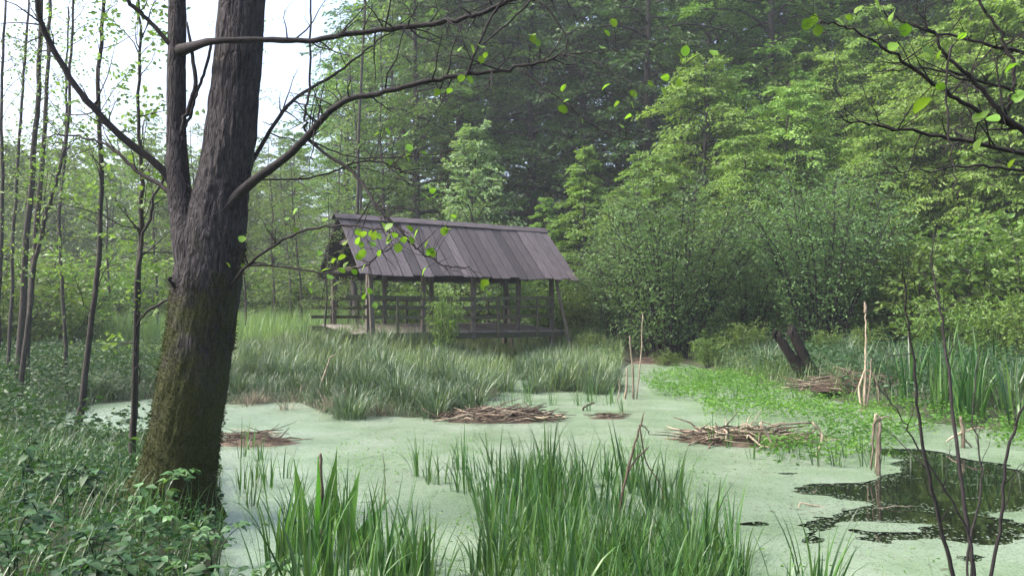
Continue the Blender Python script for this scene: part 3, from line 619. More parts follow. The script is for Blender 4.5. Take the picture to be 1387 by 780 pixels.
def big_alder():
    Yt = 7.2; rs = np.random.RandomState(5); gzv = gz(*at(228, 690, Yt)[:2])
    base = at(225, 690, Yt); t = thing('alder_tree', 'big mossy forked alder leaning over the pond edge with long bare branches', 'tree', (base[0], Yt, gzv))
    off = np.array([base[0], Yt, gzv])
    def bark_bump(amp):
        return lambda s, a: amp * (np.abs(fbm(a * 6.5, s * 40, 2) - .5) * 4 - .6) + amp * 1.6 * (np.abs(fbm(a * 2.4 + 9, s * 12 + 3, 3) - .5)) 
    W = MB()
    def stem(pts, k, amp, n):
        P = np.array([at(x, y, Yt + dy) for x, y, r, dy in pts]); rad = np.array([r * Yt / F_PX for *_, r, dy in [(x, y, r, dy) for x, y, r, dy in pts]])
        C = cr(P, n); rr = np.interp(np.linspace(0, len(P) - 1, len(C)), np.arange(len(P)), rad); W.add(*tube(C - off, rr, k, bump=bark_bump(amp))); return C, rr
    main = [(216, 735, 68, 0), (228, 700, 56, 0), (241, 640, 48, 0), (250, 590, 45, 0), (262, 520, 44, 0), (272, 450, 43, 0), (281, 380, 44, 0), (289, 320, 41, 0), (300, 260, 35, 0), (310, 200, 33, 0), (321, 100, 31, 0), (328, 0, 30, 0), (336, -120, 28, .05), (346, -320, 24, .2), (352, -600, 19, .4), (340, -900, 13, .5), (345, -1250, 6, .5)]
    left = [(272, 400, 26, -.08), (258, 330, 23, -.08), (249, 290, 18, -.05), (242, 246, 15, -.03), (239, 180, 12.5, 0), (239, 100, 12, 0), (240, 0, 11, 0), (236, -140, 10, -.1), (226, -400, 8, -.2), (214, -700, 5, -.3), (210, -900, 3, -.3)]
    Cm, Rm = stem(main, 130, .013, 24); Cl, Rl = stem(left, 50, .005, 16)
    for a, ln, rr in ((2.2, .75, .15), (3.3, .6, .13), (4.2, .7, .14), (5.2, .55, .12), (.2, .5, .12), (1.2, .5, .12)):     # root flare
        d = np.array([math.cos(a), math.sin(a), 0]); c0 = np.array([.0, 0, .32]); W.add(*tube(cr([c0 + d * .12, c0 + d * .34 + [0, 0, -.22], c0 + d * ln + [0, 0, -.45]], 5), np.linspace(rr, .04, 11), 9, bump=bark_bump(.006)))
    obj('trunk', W.mesh('trunk'), M['bark'], t)
    tv = W.V[0][:-2].reshape(-1, 130, 3); cen = tv.mean(1, keepdims=True); nn = norm(tv - cen)
    sel = (tv[..., 2] > -.05) & (tv[..., 2] < 2.5); idx = np.argwhere(sel); idx = idx[rs.randint(len(idx), size=26000)]
    mp_ = tv[idx[:, 0], idx[:, 1]]; mn = nn[idx[:, 0], idx[:, 1]]; an = idx[:, 1] / 130 * 6.283
    kp = fbm(an * 1.1, mp_[:, 2] * 2.6, 4) + .36 - .17 * mp_[:, 2] > .56 + .1 * rs.rand(len(mp_)); mp_ = mp_[kp] + rs.randn(kp.sum(), 3) * .012; mn = mn[kp]; q = len(mp_)
    dv = norm(mn * .7 + rs.randn(q, 3) * .6 + [0, 0, .1]); V, F_, r = leaf_mesh(mp_ - mn * .004, dv, norm(rs.randn(q, 3)), rs.uniform(.012, .035, q), rs.uniform(.005, .011, q), .2, .1, rs.rand(q))
    tag(obj('moss', new_mesh('moss', V, [F_], r, False), M['moss'], t), kind='stuff')
    B = Wood()
    def br(pts, r, Y0=Yt, Y1=None, tw=0, ln=.4, k=7, lv=1, up=.2):
        C, rad = traced(t, 'b', pts, Y0, r, None, Y1); rad = rad * .69 * (1 + .18 * (fbm(np.arange(len(C)) * .45 + pts[0][0], np.zeros(len(C)), 2) - .5)); B.add(C - off, rad, k)
        if tw: twigs(B, rs, C - off, rad, int(tw * 1.6), ln, up, .25, max(lv, 2))
        return C
    made = []
    made += [br([(240, 262), (217, 227), (167, 187), (133, 153), (100, 113), (67, 57), (53, 20), (48, -40), (50, -120)], (9, 7, 6, 5, 4), Yt, 6.6, 10, .5)]
    made += [br([(230, 262), (213, 248), (187, 233), (160, 207), (133, 192), (93, 183), (60, 186)], (5, 4, 2.5, 1.2), Yt, 7.5, 8, .4)]
    made += [br([(238, 75), (230, 60), (200, 27), (173, 0), (140, -35), (90, -60)], (6, 4.5, 4, 3), Yt, 7.0, 5)]
    made += [br([(240, 70), (262, 63), (290, 56), (359, 54), (421, 55), (463, 48), (521, 40), (570, 35), (611, 28), (646, 21), (681, 5), (720, -12), (780, -40)], (14, 6.5, 5.5, 5, 5, 4.5, 4, 3), Yt, (7.2, 7.0, 6.8, 6.78, 6.75, 6.7, 6.65, 6.6, 6.5, 6.4, 6.35, 6.3, 6.2), 22, .45, 8, 2)]
    b2 = br([(300, 300), (321, 266), (352, 239), (390, 211), (418, 183), (435, 163), (466, 138), (514, 126), (563, 114), (611, 104), (663, 97), (715, 88), (760, 76), (800, 70), (850, 74)], (13, 11, 9, 7.5, 7, 6, 5.5, 5, 4.5, 4, 3.5, 3, 2, 1.2, .6), Yt - .1, 6.0, 26, .45, 8, 2); made += [b2]
    made += [br([(322, 262), (331, 239), (352, 201), (380, 156), (404, 131), (459, 97), (494, 69), (528, 45), (560, 20)], (5, 4.5, 4, 3.5, 2.5, 1.5, 1), Yt, 7.6, 8)]
    br([(421, -60), (421, 0), (421, 52), (419, 121), (414, 156), (416, 185)], (1.5, 2, 2.5, 3), 6.8, 6.85)
    made += [br([(414, 186), (443, 210), (470, 227), (490, 247), (500, 263), (510, 280), (537, 307), (557, 330), (577, 347), (607, 360), (640, 366)], (3.6, 3.6, 3.4, 3.2, 3, 3, 2.4, 1.8, 1.3, .8), 6.85, 6.2, 12, .3, 6, 2, 0)]
    made += [br([(325, 246), (360, 243), (410, 242), (453, 232), (483, 220), (517, 220), (540, 230), (558, 236)], (2.2, 2.2, 2, 2, 2, 2.4, 1.2), 7.1, 6.6, 10, .35, 5, 2)]
    made += [br([(416, 188), (457, 207), (500, 215), (560, 211), (620, 203)], (1.8, 1.5, 1), 6.85, 6.5, 6, .3)]
    made += [br([(310, 395), (324, 372), (337, 358), (370, 333), (410, 313), (457, 305), (500, 309), (540, 318)], (4.5, 3.2, 2.8, 2.4, 1.8, 1), 7.1, 6.4, 9, .3, 6, 2)]
    made += [br([(312, 372), (333, 359), (393, 363), (440, 370), (480, 366), (512, 347), (545, 325)], (2.2, 2, 1.6, 1), 7.1, 6.5, 8, .28, 5, 2)]
    made += [br([(628, 101), (634, 97), (646, 66), (667, 21), (685, -8), (700, -50)], (2.6, 2.5, 2.2, 2), 6.35, 6.2, 4)]
    made += [br([(655, 60), (680, 38), (719, 3), (740, -20)], (1.5, 2, 2, 2), 6.25, 6.1, 2)]
    br([(729, 0), (748, 20), (767, 52), (765, 76)], (1.8, 1.8, 1.2), 6.1, 6.05)
    made += [br([(770, 75), (815, 88), (850, 110), (885, 108), (930, 84)], (1.3, 1.1, .8, .5), 6.05, 5.7, 5, .25)]
    made += [br([(700, 92), (740, 120), (790, 160), (830, 185), (880, 195)], (1.6, 1.4, 1, .6), 6.1, 5.9, 5, .3)]
    br([(253, 30), (261, 77), (264, 118), (253, 149), (245, 182)], (2, 4, 4.5, 4, 4), 7.05, 7.1); br([(286, 61), (279, 92), (268, 123), (256, 159), (247, 190)], (3, 3, 3, 3), 7.2, 7.1)
    br([(322, 262), (300, 285), (278, 300), (262, 330), (280, 352), (288, 390)], (1, .8, .8, .6), 6.8, 6.75); br([(255, 250), (268, 275), (290, 300), (300, 340), (296, 380)], (.8, .7, .6), 6.8, 6.78)
    made += [br([(236, 402), (215, 412), (190, 432), (185, 470), (190, 520)], (3, 2.4, 1.8, 1), 7.2, 7.5, 8, .3)]
    br([(240, 392), (232, 384), (231, 376)], (4.5, 4, 3), 7.0, 6.95)
    obj('branches', B.mb.mesh('branches'), M['twig'], t)
    # leaves in sight
    for (x, y, Yd, nn, sp) in ((470, 345, 6.4, 9, 22), (495, 330, 6.3, 7, 18), (455, 372, 6.5, 8, 18), (520, 312, 6.2, 6, 18), (540, 310, 6.2, 4, 14), (582, 333, 6.2, 6, 22), (560, 200, 6.6, 6, 30), (520, 180, 6.7, 5, 22), (610, 112, 6.2, 4, 18), (648, 66, 6.1, 5, 10), (710, 45, 6.0, 3, 20), (610, 305, 6.2, 3, 8), (575, 262, 6.4, 3, 20), (500, 395, 6.6, 4, 10), (760, 130, 5.9, 4, 24), (850, 125, 5.8, 7, 26), (815, 30, 5.9, 3, 30), (355, 345, 6.9, 3, 25), (400, 300, 6.9, 4, 25), (655, 375, 6.2, 3, 14), (930, 80, 5.7, 4, 30), (905, 100, 5.7, 3, 16)):
        for _ in range(nn):
            p = at(x + rs.randn() * sp, y + rs.randn() * sp * .6, Yd + rs.randn() * .1)
            # a fine stalk carries the leaf from the nearest branch point
            best = min((C[np.argmin(np.linalg.norm(C - p, axis=1))] for C in made), key=lambda c: np.linalg.norm(c - p)); dd = np.linalg.norm(best - p)
            if dd > .3: p = best + (p - best) * (.3 + .1 * rs.rand()) / dd
            hang_leaf(t, p - off, rs, 1.0)
            STALK.add(*tube(cr([best - off, (best + p) / 2 - off + rs.randn(3) * .02, p - off], 3), [.003, .0028, .0026, .0024, .002, .002, .0016], 3, cap=False))
    # crown above the frame
    S, D, Ln, Rb = [], [], [], []
    CB = MB()
    for C, Rr in ((Cm, Rm), (Cl, Rl)):
        top = C[C[:, 2] > 6.2]
        for q in range(34 if C is Cm else 16):
            p = top[rs.randint(len(top))] - off; a = rs.uniform(0, 6.28); l = rs.uniform(.8, 2.6); d = norm(np.array([math.cos(a), math.sin(a), rs.uniform(.1, .8)])); e = p + d * l
            CB.add(*tube(cr([p, (p + e) / 2 + rs.randn(3) * .1, e], 3), np.linspace(.03, .008, 7), 4, cap=False))
            for w_ in range(4): S.append(p + (e - p) * rs.uniform(.4, 1)); D.append(norm(d + rs.randn(3) * .6)); Ln.append(rs.uniform(.4, .8)); Rb.append(rs.rand())
    obj('limbs', CB.mesh('limbs'), M['twig'], t)
    V, F_, r = spray(rs, np.array(S), np.array(D), np.array(Ln), np.array(Rb), 9, .09, .07, .7)
    obj('crown', new_mesh('crown', V, [F_], r, False), M['alder'], t)
    tag(obj('leaf_stalks', STALK.mesh('leaf_stalks'), M['twig'], t), kind='stuff')
STALK = MB()
big_alder()

def sapling(pts, Yb, r, label, seed, ntw=14, ln=.8, leaf=60, tall=None, group=None, mat='trunk', name='alder_sapling'):
    rs = np.random.RandomState(seed); P0 = at(*pts[0], Yb); z0 = gz(P0[0], Yb); t = thing(name, label, 'tree', (P0[0], Yb, z0), group=group); off = np.array([P0[0], Yb, z0])
    C, rad = traced(t, 's', pts, Yb, r, None, Yb + rs.uniform(-.3, .3)); rad = rad * .72
    wv = np.linspace(0, 1, len(C)); C[:, 0] += .10 * (fbm(wv * 9 + seed * 7, wv * 0, 3) - .5) * wv ** .3; C[:, 1] += .10 * (fbm(wv * 9 + seed * 7, wv * 0 + 9, 3) - .5)
    B = Wood(); base = C[0].copy(); base[2] = z0 - .15; B.add(np.vstack([base, C]) - off, np.r_[rad[0] * 1.25, rad], 9); trunk = B.mb
    obj('trunk', trunk.mesh('trunk'), M[mat], t)
    B = Wood(); twigs(B, rs, C - off, rad, ntw, ln, .35, .25, 2); tag(obj('branches', B.mb.mesh('branches'), M['twig'], t), kind='stuff')
    S, D, Ln, Rb = [], [], [], []
    for Q, rr in B.tips:
        S.append(Q[len(Q) // 2]); D.append(norm(Q[-1] - Q[len(Q) // 2])); Ln.append(np.linalg.norm(Q[-1] - Q[len(Q) // 2]) + .15); Rb.append(rs.rand())
    V, F_, r_ = spray(rs, np.array(S), np.array(D), np.array(Ln), np.array(Rb), max(2, leaf // 10), .075, .055, .7); obj('crown', new_mesh('crown', V, [F_], r_, False), M['sap'], t)
sapling([(103, 600), (113, 540), (121, 470), (130, 380), (134, 280), (136, 150), (138, 40), (140, -80), (142, -250)], 11.4, (8, 6, 5, 4.6, 4.2, 3.6, 3, 2), 'straight slim sapling rising from the water beside the floating log', 1, 34, .9, 110)
sapling([(176, 640), (181, 560), (183, 480), (186, 358), (190, 309), (192, 220), (190, 110), (188, 0), (186, -120)], 8.6, (7, 6, 5.4, 4.8, 4, 3, 2.4, 1.6), 'slim sapling with crossing twigs standing close beside the big alder', 2, 30, .7, 90)
sapling([(186, 380), (191, 330), (202, 290), (216, 252), (228, 215)], 8.5, (3.5, 3, 2.5, 2), 'thin leaning shoot crossing the slim sapling by the big alder', 3, 6, .5, 20)
sapling([(24, 557), (33, 480), (42, 411), (48, 352), (60, 300), (72, 262), (90, 185), (96, 90), (100, -20)], 13.5, (5, 4.5, 4, 3.4, 2.8, 2), 'leaning alder stem nearest the water in the left clump', 4, 26, 1.1, 80, group='stems of the left alder clump')
sapling([(26, 500), (30, 430), (34, 340), (44, 230), (54, 120), (58, 0), (60, -120)], 16.5, (8, 6, 5.2, 4.6, 4, 3), 'thick dark alder stem in the middle of the left clump', 5, 26, 1.3, 80, group='stems of the left alder clump')
sapling([(36, 500), (40, 420), (47, 330), (56, 240), (62, 150), (66, 40), (68, -80)], 16.8, (7, 5, 4.6, 4, 3.4, 2.6), 'second dark alder stem growing against the thick one', 6, 22, 1.3, 80, group='stems of the left alder clump')
sapling([(-4, 500), (0, 400), (3, 280), (2, 150), (6, 0)], 15, (4, 3.4, 3, 2), 'thin outer stem at the edge of the left alder clump', 7, 18, 1.1, 60, group='stems of the left alder clump')
sapling([(12, 490), (16, 380), (24, 230), (34, 100), (40, 0)], 17.5, (3.4, 3, 2.6, 2), 'thin stem standing behind the left alder clump', 8, 18, 1.2, 60, group='stems of the left alder clump')
sapling([(90, 470), (84, 380), (80, 300), (88, 200), (90, 100), (92, 10)], 19, (3.4, 3, 2.6, 2, 1.4), 'slender stem in the herbs between the alder clump and straight sapling', 9, 18, 1.2, 60)
sapling([(300, 480), (306, 400), (308, 330), (318, 250), (330, 160), (336, 60)], 24, (4, 3.5, 3, 2), 'slender pale stem growing in the marsh behind the big alder', 10, 18, 1.4, 80)
sapling([(470, 470), (478, 380), (484, 280), (486, 180), (492, 60), (496, -40)], 36, (4, 3.5, 3, 2.5, 2), 'thin dark stem rising just behind the left gable of the bridge', 12, 18, 1.8, 70)
# dark leaning trunk under the left gable
sapling([(484, 446), (481, 420), (479, 390), (472, 360), (470, 320)], 34.5, (7, 6, 5, 4), 'crooked dark trunk seen through the left end of the bridge', 13, 4, .8, 20)

# overhanging branch at the right: its trunk stands just out of frame
def right_tree():
    rs = np.random.RandomState(9); bx, by = 2.95, 3.3; z0 = gz(bx, by); t = thing('alder_tree', 'leafy alder boughs reaching in over the right bank, twigs and big fresh leaves', 'tree', (bx, by, z0)); off = np.array([bx, by, z0])
    tr = MB(); tr.add(*tube(cr([[0, 0, -.2], [.05, 0, 1.2], [-.02, .05, 3], [.1, 0, 6], [.1, .1, 9]], 8), np.linspace(.13, .03, 33), 12)); obj('trunk', tr.mesh('trunk'), M['trunk'], t)
    B = Wood()
    def br(pts, r, Y0, Y1, tw=0, ln=.25, root=None):
        C, rad = traced(t, 'b', pts, Y0, r, None, Y1)
        if root is not None: C = np.vstack([cr([off + root, (off + root + C[0]) / 2 + [0, 0, -.02], C[0]], 3)[:-1], C]); rad = np.r_[np.linspace(rad[0] * 1.6, rad[0], len(C) - len(rad)), rad]
        B.add(C - off, rad, 6)
        if tw: twigs(B, rs, C - off, rad, int(tw * 1.5), ln, .1, .3, 2)
        return C
    C1 = br([(1420, 190), (1387, 177), (1356, 154), (1325, 115), (1287, 77), (1262, 40), (1240, 5)], (5, 4.2, 3.4, 2.8, 2.2, 1.6, 1), 3.2, 3.1, 8, .25, np.array([0, 0, 2.3]))
    C2 = br([(1379, 173), (1333, 154), (1295, 133), (1264, 112), (1214, 77), (1164, 46), (1125, 31), (1105, 27)], (3.6, 3, 2.6, 2.2, 1.6, 1.2, .8), 3.2, 3.0, 8)
    br([(1290, 62), (1287, 69), (1281, 115), (1285, 185), (1292, 230), (1299, 269)], (1.5, 1.6, 1.4, 1.2, .7), 3.1, 3.0, 2, .1)
    br([(1420, 214), (1387, 208), (1302, 190), (1222, 175), (1170, 165), (1133, 156)], (4, 3.2, 2.6, 2, 1.4, .8), 3.6, 3.4, 12, .3, np.array([0, 0, 2.1]))
    br([(1322, -20), (1330, 10), (1356, 46), (1375, 100), (1372, 125), (1360, 150)], (1.6, 1.8, 2, 2, 1.6), 3.1, 3.15, 3, .15)
    br([(1430, 80), (1387, 72), (1330, 60), (1240, 38), (1190, 12)], (3, 2.6, 2, 1.4, 1), 3.9, 3.8, 10, .3, np.array([0.02, 0, 3.2]))
    br([(1430, 130), (1380, 125), (1310, 105), (1260, 95), (1200, 95)], (3, 2.4, 2, 1.4, .8), 4.0, 3.8, 10, .3, np.array([0, 0, 2.9]))
    br([(1420, 240), (1380, 230), (1320, 225), (1260, 232), (1200, 228)], (3, 2.2, 1.6, 1, .6), 4.2, 4.0, 10, .3, np.array([0, 0, 2.0]))
    obj('branches', B.mb.mesh('branches'), M['twig'], t)
    allc = np.vstack([c for c, _ in B.tips]) + off
    st = MB()
    for x, y, s in ((1100, 27, 1.2), (1108, 33, 1.1), (1104, 18, 1.3), (1130, 26, .9), (1145, 22, .9), (1170, 8, 1.4), (1185, 2, 1.2), (1196, 30, 1.1), (1196, 46, 1.0), (1212, 15, 1.1), (1214, 58, 1.1), (1228, 32, 1.2), (1246, 55, 2.0), (1244, 75, 1.3), (1262, 133, 1.7), (1268, 114, 1.1), (1338, 150, 1.7), (1336, 160, 1.2), (1378, 122, 1.8), (1380, 86, 1.3), (1326, 188, 1.3), (1254, 155, 1.0), (1275, 68, 1.0), (1340, 20, 1.1), (1310, 45, 1.0), (1375, 215, 1.2), (1180, 60, .8)):
        p = at(x, y, 3.05 + rs.randn() * .05); hang_leaf(t, p - off, rs, s * .62)
        b_ = allc[np.argmin(np.linalg.norm(allc - p, axis=1))]; st.add(*tube(np.array([b_ - off, p - off]), [.0016, .0012], 3, cap=False))
    tag(obj('leaf_stalks', st.mesh('leaf_stalks'), M['twig'], t), kind='stuff')
    S, D, Ln, Rb = [], [], [], []
    for q in range(60):
        z = rs.uniform(4.6, 9); a = rs.uniform(0, 6.28); S.append(np.array([0.05, .05, z])); D.append(norm(np.array([math.cos(a), math.sin(a), rs.uniform(0, .6)]))); Ln.append(rs.uniform(.5, 1.3)); Rb.append(rs.rand())
    V, F_, r = spray(rs, np.array(S), np.array(D), np.array(Ln), np.array(Rb), 14, .08, .065, .7); obj('crown', new_mesh('crown', V, [F_], r, False), M['alder'], t)
right_tree()

# bare shrub in the right foreground
def bare_shrub():
    rs = np.random.RandomState(21); p0 = at(1305, 800, 4.9); z0 = gz(p0[0], 4.9); t = thing('bare_shrub', 'bare wiry shrub of thin dark stems in front of the open water', 'shrub', (p0[0], 4.9, z0)); off = np.array([p0[0], 4.9, z0])
    for pts, r in (([(1298, 850), (1291, 780), (1270, 698), (1247, 585), (1235, 472), (1227, 400), (1222, 350)], (4, 3.6, 3, 2.4, 1.8, 1.2, .7)), ([(1312, 850), (1319, 780), (1304, 667), (1288, 534), (1278, 447), (1266, 380), (1262, 320)], (4.2, 3.8, 3.2, 2.6, 2, 1.4, .7)),
                   ([(1325, 850), (1342, 780), (1358, 688), (1365, 606), (1387, 549), (1395, 470), (1400, 400)], (3.2, 2.8, 2.4, 2, 1.6, 1)), ([(1306, 850), (1316, 740), (1275, 655), (1240, 600), (1225, 570), (1190, 520)], (2, 2, 1.6, 1.2, .8)), ([(1320, 850), (1310, 760), (1322, 700), (1330, 640), (1318, 560), (1330, 470)], (2, 2, 1.6, 1.2, .8))):
        C, rad = traced(t, 'b', pts, 4.9, r, None, 4.9 + rs.uniform(-.4, .4)); C = C - off; C[0] = [rs.uniform(-.08, .08), rs.uniform(-.08, .08), -.1]; B = Wood(); B.add(C, rad * .8, 6); twigs(B, rs, C, rad * .8, 9, .35, .5, .3, 2); obj('stem', B.mb.mesh('stem'), M['twig'], t)
bare_shrub()

# ------------------------------------------------------------------ marsh plants
rg = np.random.RandomState(31)
def clump_mesh(seed, n, H, W, spread, lean, bend, S, fold, mat, base_r=None, tw=.4, pw=1.6):
    rs = np.random.RandomState(seed); a = rs.rand(n) * 6.283; q = np.sqrt(rs.rand(n)) * spread; P = np.c_[np.cos(a) * q, np.sin(a) * q, np.full(n, -.06)]
    az = a + rs.randn(n) * .5; bend = bend * np.where(rs.rand(n) < .2, 2.4, 1.0); V, F_, r = blades(P, az, H * rs.uniform(.5, 1.12, n), W * rs.uniform(.6, 1.2, n), np.abs(rs.randn(n)) * lean + .03, bend * rs.uniform(.1, 1.2, n) ** 1.3, S, fold, tw, 1.8, rs.rand(n), pw)
    me = new_mesh('blades', V, [F_], r); me.materials.append(M[mat]); return me
sedges = [clump_mesh(100 + k, 150 + 25 * k, 1.0 - .05 * k, .019, .17 + .02 * k, .20 + .03 * k, 2.0, 6, 0, 'sedge', tw=1.2) for k in range(7)]
old = clump_mesh(115, 60, .8, .014, .2, .5, 2.4, 5, 0, 'straw')
reeds = [clump_mesh(120 + k, 8 + k, .85, .031, .10, .14, .62, 8, .35, 'reed', tw=.8, pw=2.2) for k in range(7)]
sweet = [clump_mesh(140 + k, 34, .75, .010, .12, .25, 2.0, 8, .25, 'reed') for k in range(4)]
thinr = [clump_mesh(150 + k, 6, .60, .018, .06, .12, .6, 7, .3, 'reed', tw=.8, pw=2.2) for k in range(4)]
def in_poly(poly_px, n, rs, zmin=0.0):
    poly = [tuple(gp(*q)[:2]) for q in poly_px]; xs = [q[0] for q in poly]; ys = [q[1] for q in poly]; out = []
    while len(out) < n:
        c = np.c_[rs.uniform(min(xs), max(xs), n * 4), rs.uniform(min(ys), max(ys), n * 4)]; c = c[sdf_poly(c[:, 0], c[:, 1], poly) < 0]; out += list(c)
    return np.array(out[:n])
def scatter(name, meshes, pts, label, cat, group, smin, smax, rs, water=True):
    for x, y in pts:
        z = gz(x, y); z = max(z, -0.02) if water else z
        o = obj(name, meshes[rs.randint(len(meshes))], None, None, (x, y, z), (rs.uniform(-.06, .06), rs.uniform(-.06, .06), rs.uniform(0, 6.28)), rs.uniform(smin, smax)); tag(o, label, cat, group)
scatter('sedge_tussock', sedges, in_poly([(310, 548), (400, 546), (445, 568), (560, 570), (655, 556), (690, 520), (640, 492), (520, 488), (400, 478), (300, 482), (280, 515)], 225, rg), 'grey green sedge tussock on the marshy island in front of the bridge', 'sedge', 'sedge tussocks on the island', .75, 1.1, rg)
scatter('sedge_tussock', sedges, in_poly([(712, 535), (770, 537), (826, 533), (838, 505), (790, 492), (700, 496)], 52, rg), 'sedge tussock on the small islet beside the narrow channel', 'sedge', 'sedge tussocks on the islet', .75, 1.05, rg)
scatter('sedge_tussock', sedges, in_poly([(60, 556), (200, 538), (330, 546), (330, 515), (200, 518), (60, 535)], 26, rg), 'low sedge tussock on the back shore behind the big alder', 'sedge', 'sedge tussocks behind the alder', .5, .8, rg)
scatter('sedge_tussock', sedges, in_poly([(860, 484), (940, 490), (1050, 518), (1080, 500), (960, 474), (860, 474)], 30, rg), 'sedge tussock on the far bank below the willow shrubs', 'sedge', 'sedge tussocks below the willows', .8, 1.1, rg)
scatter('sedge_tussock', sedges, in_poly([(1110, 530), (1200, 555), (1300, 572), (1450, 590), (1450, 520), (1300, 500), (1150, 490)], 34, rg), 'tall sedge tussock on the right bank behind the broken reed stalks', 'sedge', 'sedge tussocks on the right bank', .7, 1.25, rg)
REED_LAB = 'upright broad bladed reed clump growing out of the duckweed in the near shallows'
scatter('reed_clump', reeds, in_poly([(650, 700), (690, 665), (760, 640), (880, 650), (930, 700), (1000, 760), (1110, 800), (1120, 870), (560, 870), (610, 770)], 100, rg), REED_LAB, 'reed', 'reed clumps in the near shallows', .6, 1.08, rg)
scatter('reed_clump', reeds, in_poly([(1215, 560), (1300, 578), (1420, 592), (1420, 560), (1280, 535), (1200, 540)], 22, rg), 'tall broad bladed reed clump on the right bank beyond the cress', 'reed', 'reed clumps on the right bank', 1.3, 1.9, rg)
scatter('sweet_grass_clump', sweet, in_poly([(700, 720), (900, 720), (1000, 800), (1000, 880), (600, 880), (640, 780)], 44, rg), 'arching fine leaved grass clump between the near reeds', 'grass', 'arching grass clumps between the reeds', .7, 1.1, rg)
scatter('reed_clump', reeds, in_poly([(380, 740), (450, 712), (540, 735), (580, 800), (590, 880), (330, 880)], 38, rg), 'dark reed clump around the broad dock leaves', 'reed', 'reed clumps around the dock', .6, 1.0, rg)
scatter('sparse_reed', thinr, np.vstack([in_poly([(560, 640), (700, 620), (720, 680), (600, 700)], 24, rg), in_poly([(330, 600), (390, 640), (380, 720), (320, 700)], 14, rg)]), 'thin sparse reed shoot standing alone in open duckweed', 'reed', 'sparse reed shoots', .7, 1.15, rg)
scatter('sparse_reed', thinr, in_poly([(940, 590), (1180, 600), (1200, 640), (1000, 630)], 26, rg), 'short reed shoot among the cress by the old reed heap', 'reed', 'reed shoots in the cress', .6, 1.1, rg)
scatter('sparse_reed', thinr, in_poly([(900, 515), (1060, 530), (1150, 560), (1040, 565), (950, 545)], 16, rg), 'reed shoot rising from the cress in front of the stump', 'reed', 'reed shoots before the stump', .8, 1.4, rg)
scatter('sparse_reed', thinr, np.vstack([in_poly([(680, 545), (860, 540), (860, 560), (680, 552)], 14, rg)]), 'thin reed shoot at the edge of the sedge islet', 'reed', 'reed shoots by the islet', .9, 1.4, rg)

# meadow grass
def cover_points(n, x0, x1, y0, y1, rs, fn=None):
    x = rs.uniform(x0, x1, n); y = rs.uniform(y0, y1, n); d = sdf_poly(x, y, POND); k = d > 0.05
    if fn is not None: k &= fn(x, y)
    x, y = x[k], y[k]; return x, y, ground_z(x, y)
def grass_stuff(name, label, n, reg, H, W, mat, seed, fn=None, S=3, bend=1.2):
    rs = np.random.RandomState(seed); x, y, z = cover_points(n, *reg, rs, fn); m = len(x)
    V, F_, r = blades(np.c_[x, y, z - .03], rs.rand(m) * 6.28, H * rs.uniform(.5, 1.15, m), W * rs.uniform(.6, 1.2, m), np.abs(rs.randn(m)) * .25, bend * rs.rand(m), S, 0, 0, 1.8, np.clip(.5 * rs.rand(m) + .9 * (fbm(x * .5, y * .5, 3) - .2), 0, 1))
    me = new_mesh(name, V, [F_], r); tag(obj(name, me, M[mat]), label, 'grass', kind='stuff')
grass_stuff('marsh_grass', 'pale marsh grass filling the meadow behind the alder and under the bridge', 80000, (-30, 8, 17, 50), .75, .022, 'meadow', 41, lambda x, y: (y > 18 - x * .3) & (0.6 * x + .8 * y < 42 + 10 * smooth01((-x - 4) / 20)))
grass_stuff('bank_grass', 'rank green grass on the far and right banks', 24000, (-2, 24, 14, 40), .5, .016, 'sedge', 42, lambda x, y: x > 3)
grass_stuff('reed_bed', 'pale tall reed bed on the open marsh behind the alder', 26000, (-24, -4.5, 27, 47), 1.9, .035, 'pale', 45, lambda x, y: (x > -y * .62) & (x < -y * .2) & (y > 30 + 4 * fbm(x * .3, y * .3, 2)), 4, .7)
grass_stuff('shore_grass', 'tangled sedge and grass fringing the muddy edge of the pond behind the alder', 60000, (-12, 1, 8, 24), .42, .014, 'sedge', 44, lambda x, y: sdf_poly(x, y, POND) < 2.0, 4, 1.8)
grass_stuff('near_bank_grass', 'long grass on the near bank around the alder foot', 12000, (-7, 3, 3.2, 12), .45, .009, 'reed', 43, None, 5)

# leafy ground cover
def herb_stuff(name, label, n, reg, h, lL, lW, mat, seed, fn=None, water=False, patch=1.5, cat='undergrowth', oval=False):
    rs = np.random.RandomState(seed)
    if water: x = rs.uniform(reg[0], reg[1], n); y = rs.uniform(reg[2], reg[3], n); k = fn(x, y, rs); x, y = x[k], y[k]; z = np.maximum(ground_z(x, y), 0)
    else: x, y, z = cover_points(n, *reg, rs, fn)
    m = len(x); hh = h * (.25 + 1.1 * fbm(x * patch, y * patch, 3)) * rs.rand(m) ** .6
    a = rs.rand(m) * 6.28; D = np.c_[np.cos(a), np.sin(a), rs.uniform(-.5, .45, m)]; Nn = np.c_[rs.randn(m) * .6, rs.randn(m) * .6, np.ones(m)]; sc = rs.uniform(.6, 1.3, m)
    V, F_, r = leaf_mesh(np.c_[x, y, z + hh], D, Nn, lL * sc, lW * sc, .3, .15, np.clip(.45 * rs.rand(m) + .8 * (fbm(x * 1.1, y * 1.1, 3) - .2), 0, 1), oval)
    tag(obj(name, new_mesh(name, V, [F_], r, False), M[mat]), label, cat, kind='stuff')
herb_stuff('slope_undergrowth', 'low leafy undergrowth covering the wooded slope', 90000, (-16, 40, 26, 70), .9, .26, .17, 'hazel', 51, lambda x, y: (0.6 * x + .8 * y > 32))
herb_stuff('left_bank_herbs', 'dense green herbs on the left bank behind the alder', 45000, (-16, -3.2, 9.5, 26), .85, .10, .06, 'herb', 52, lambda x, y: x < -.385 * y)
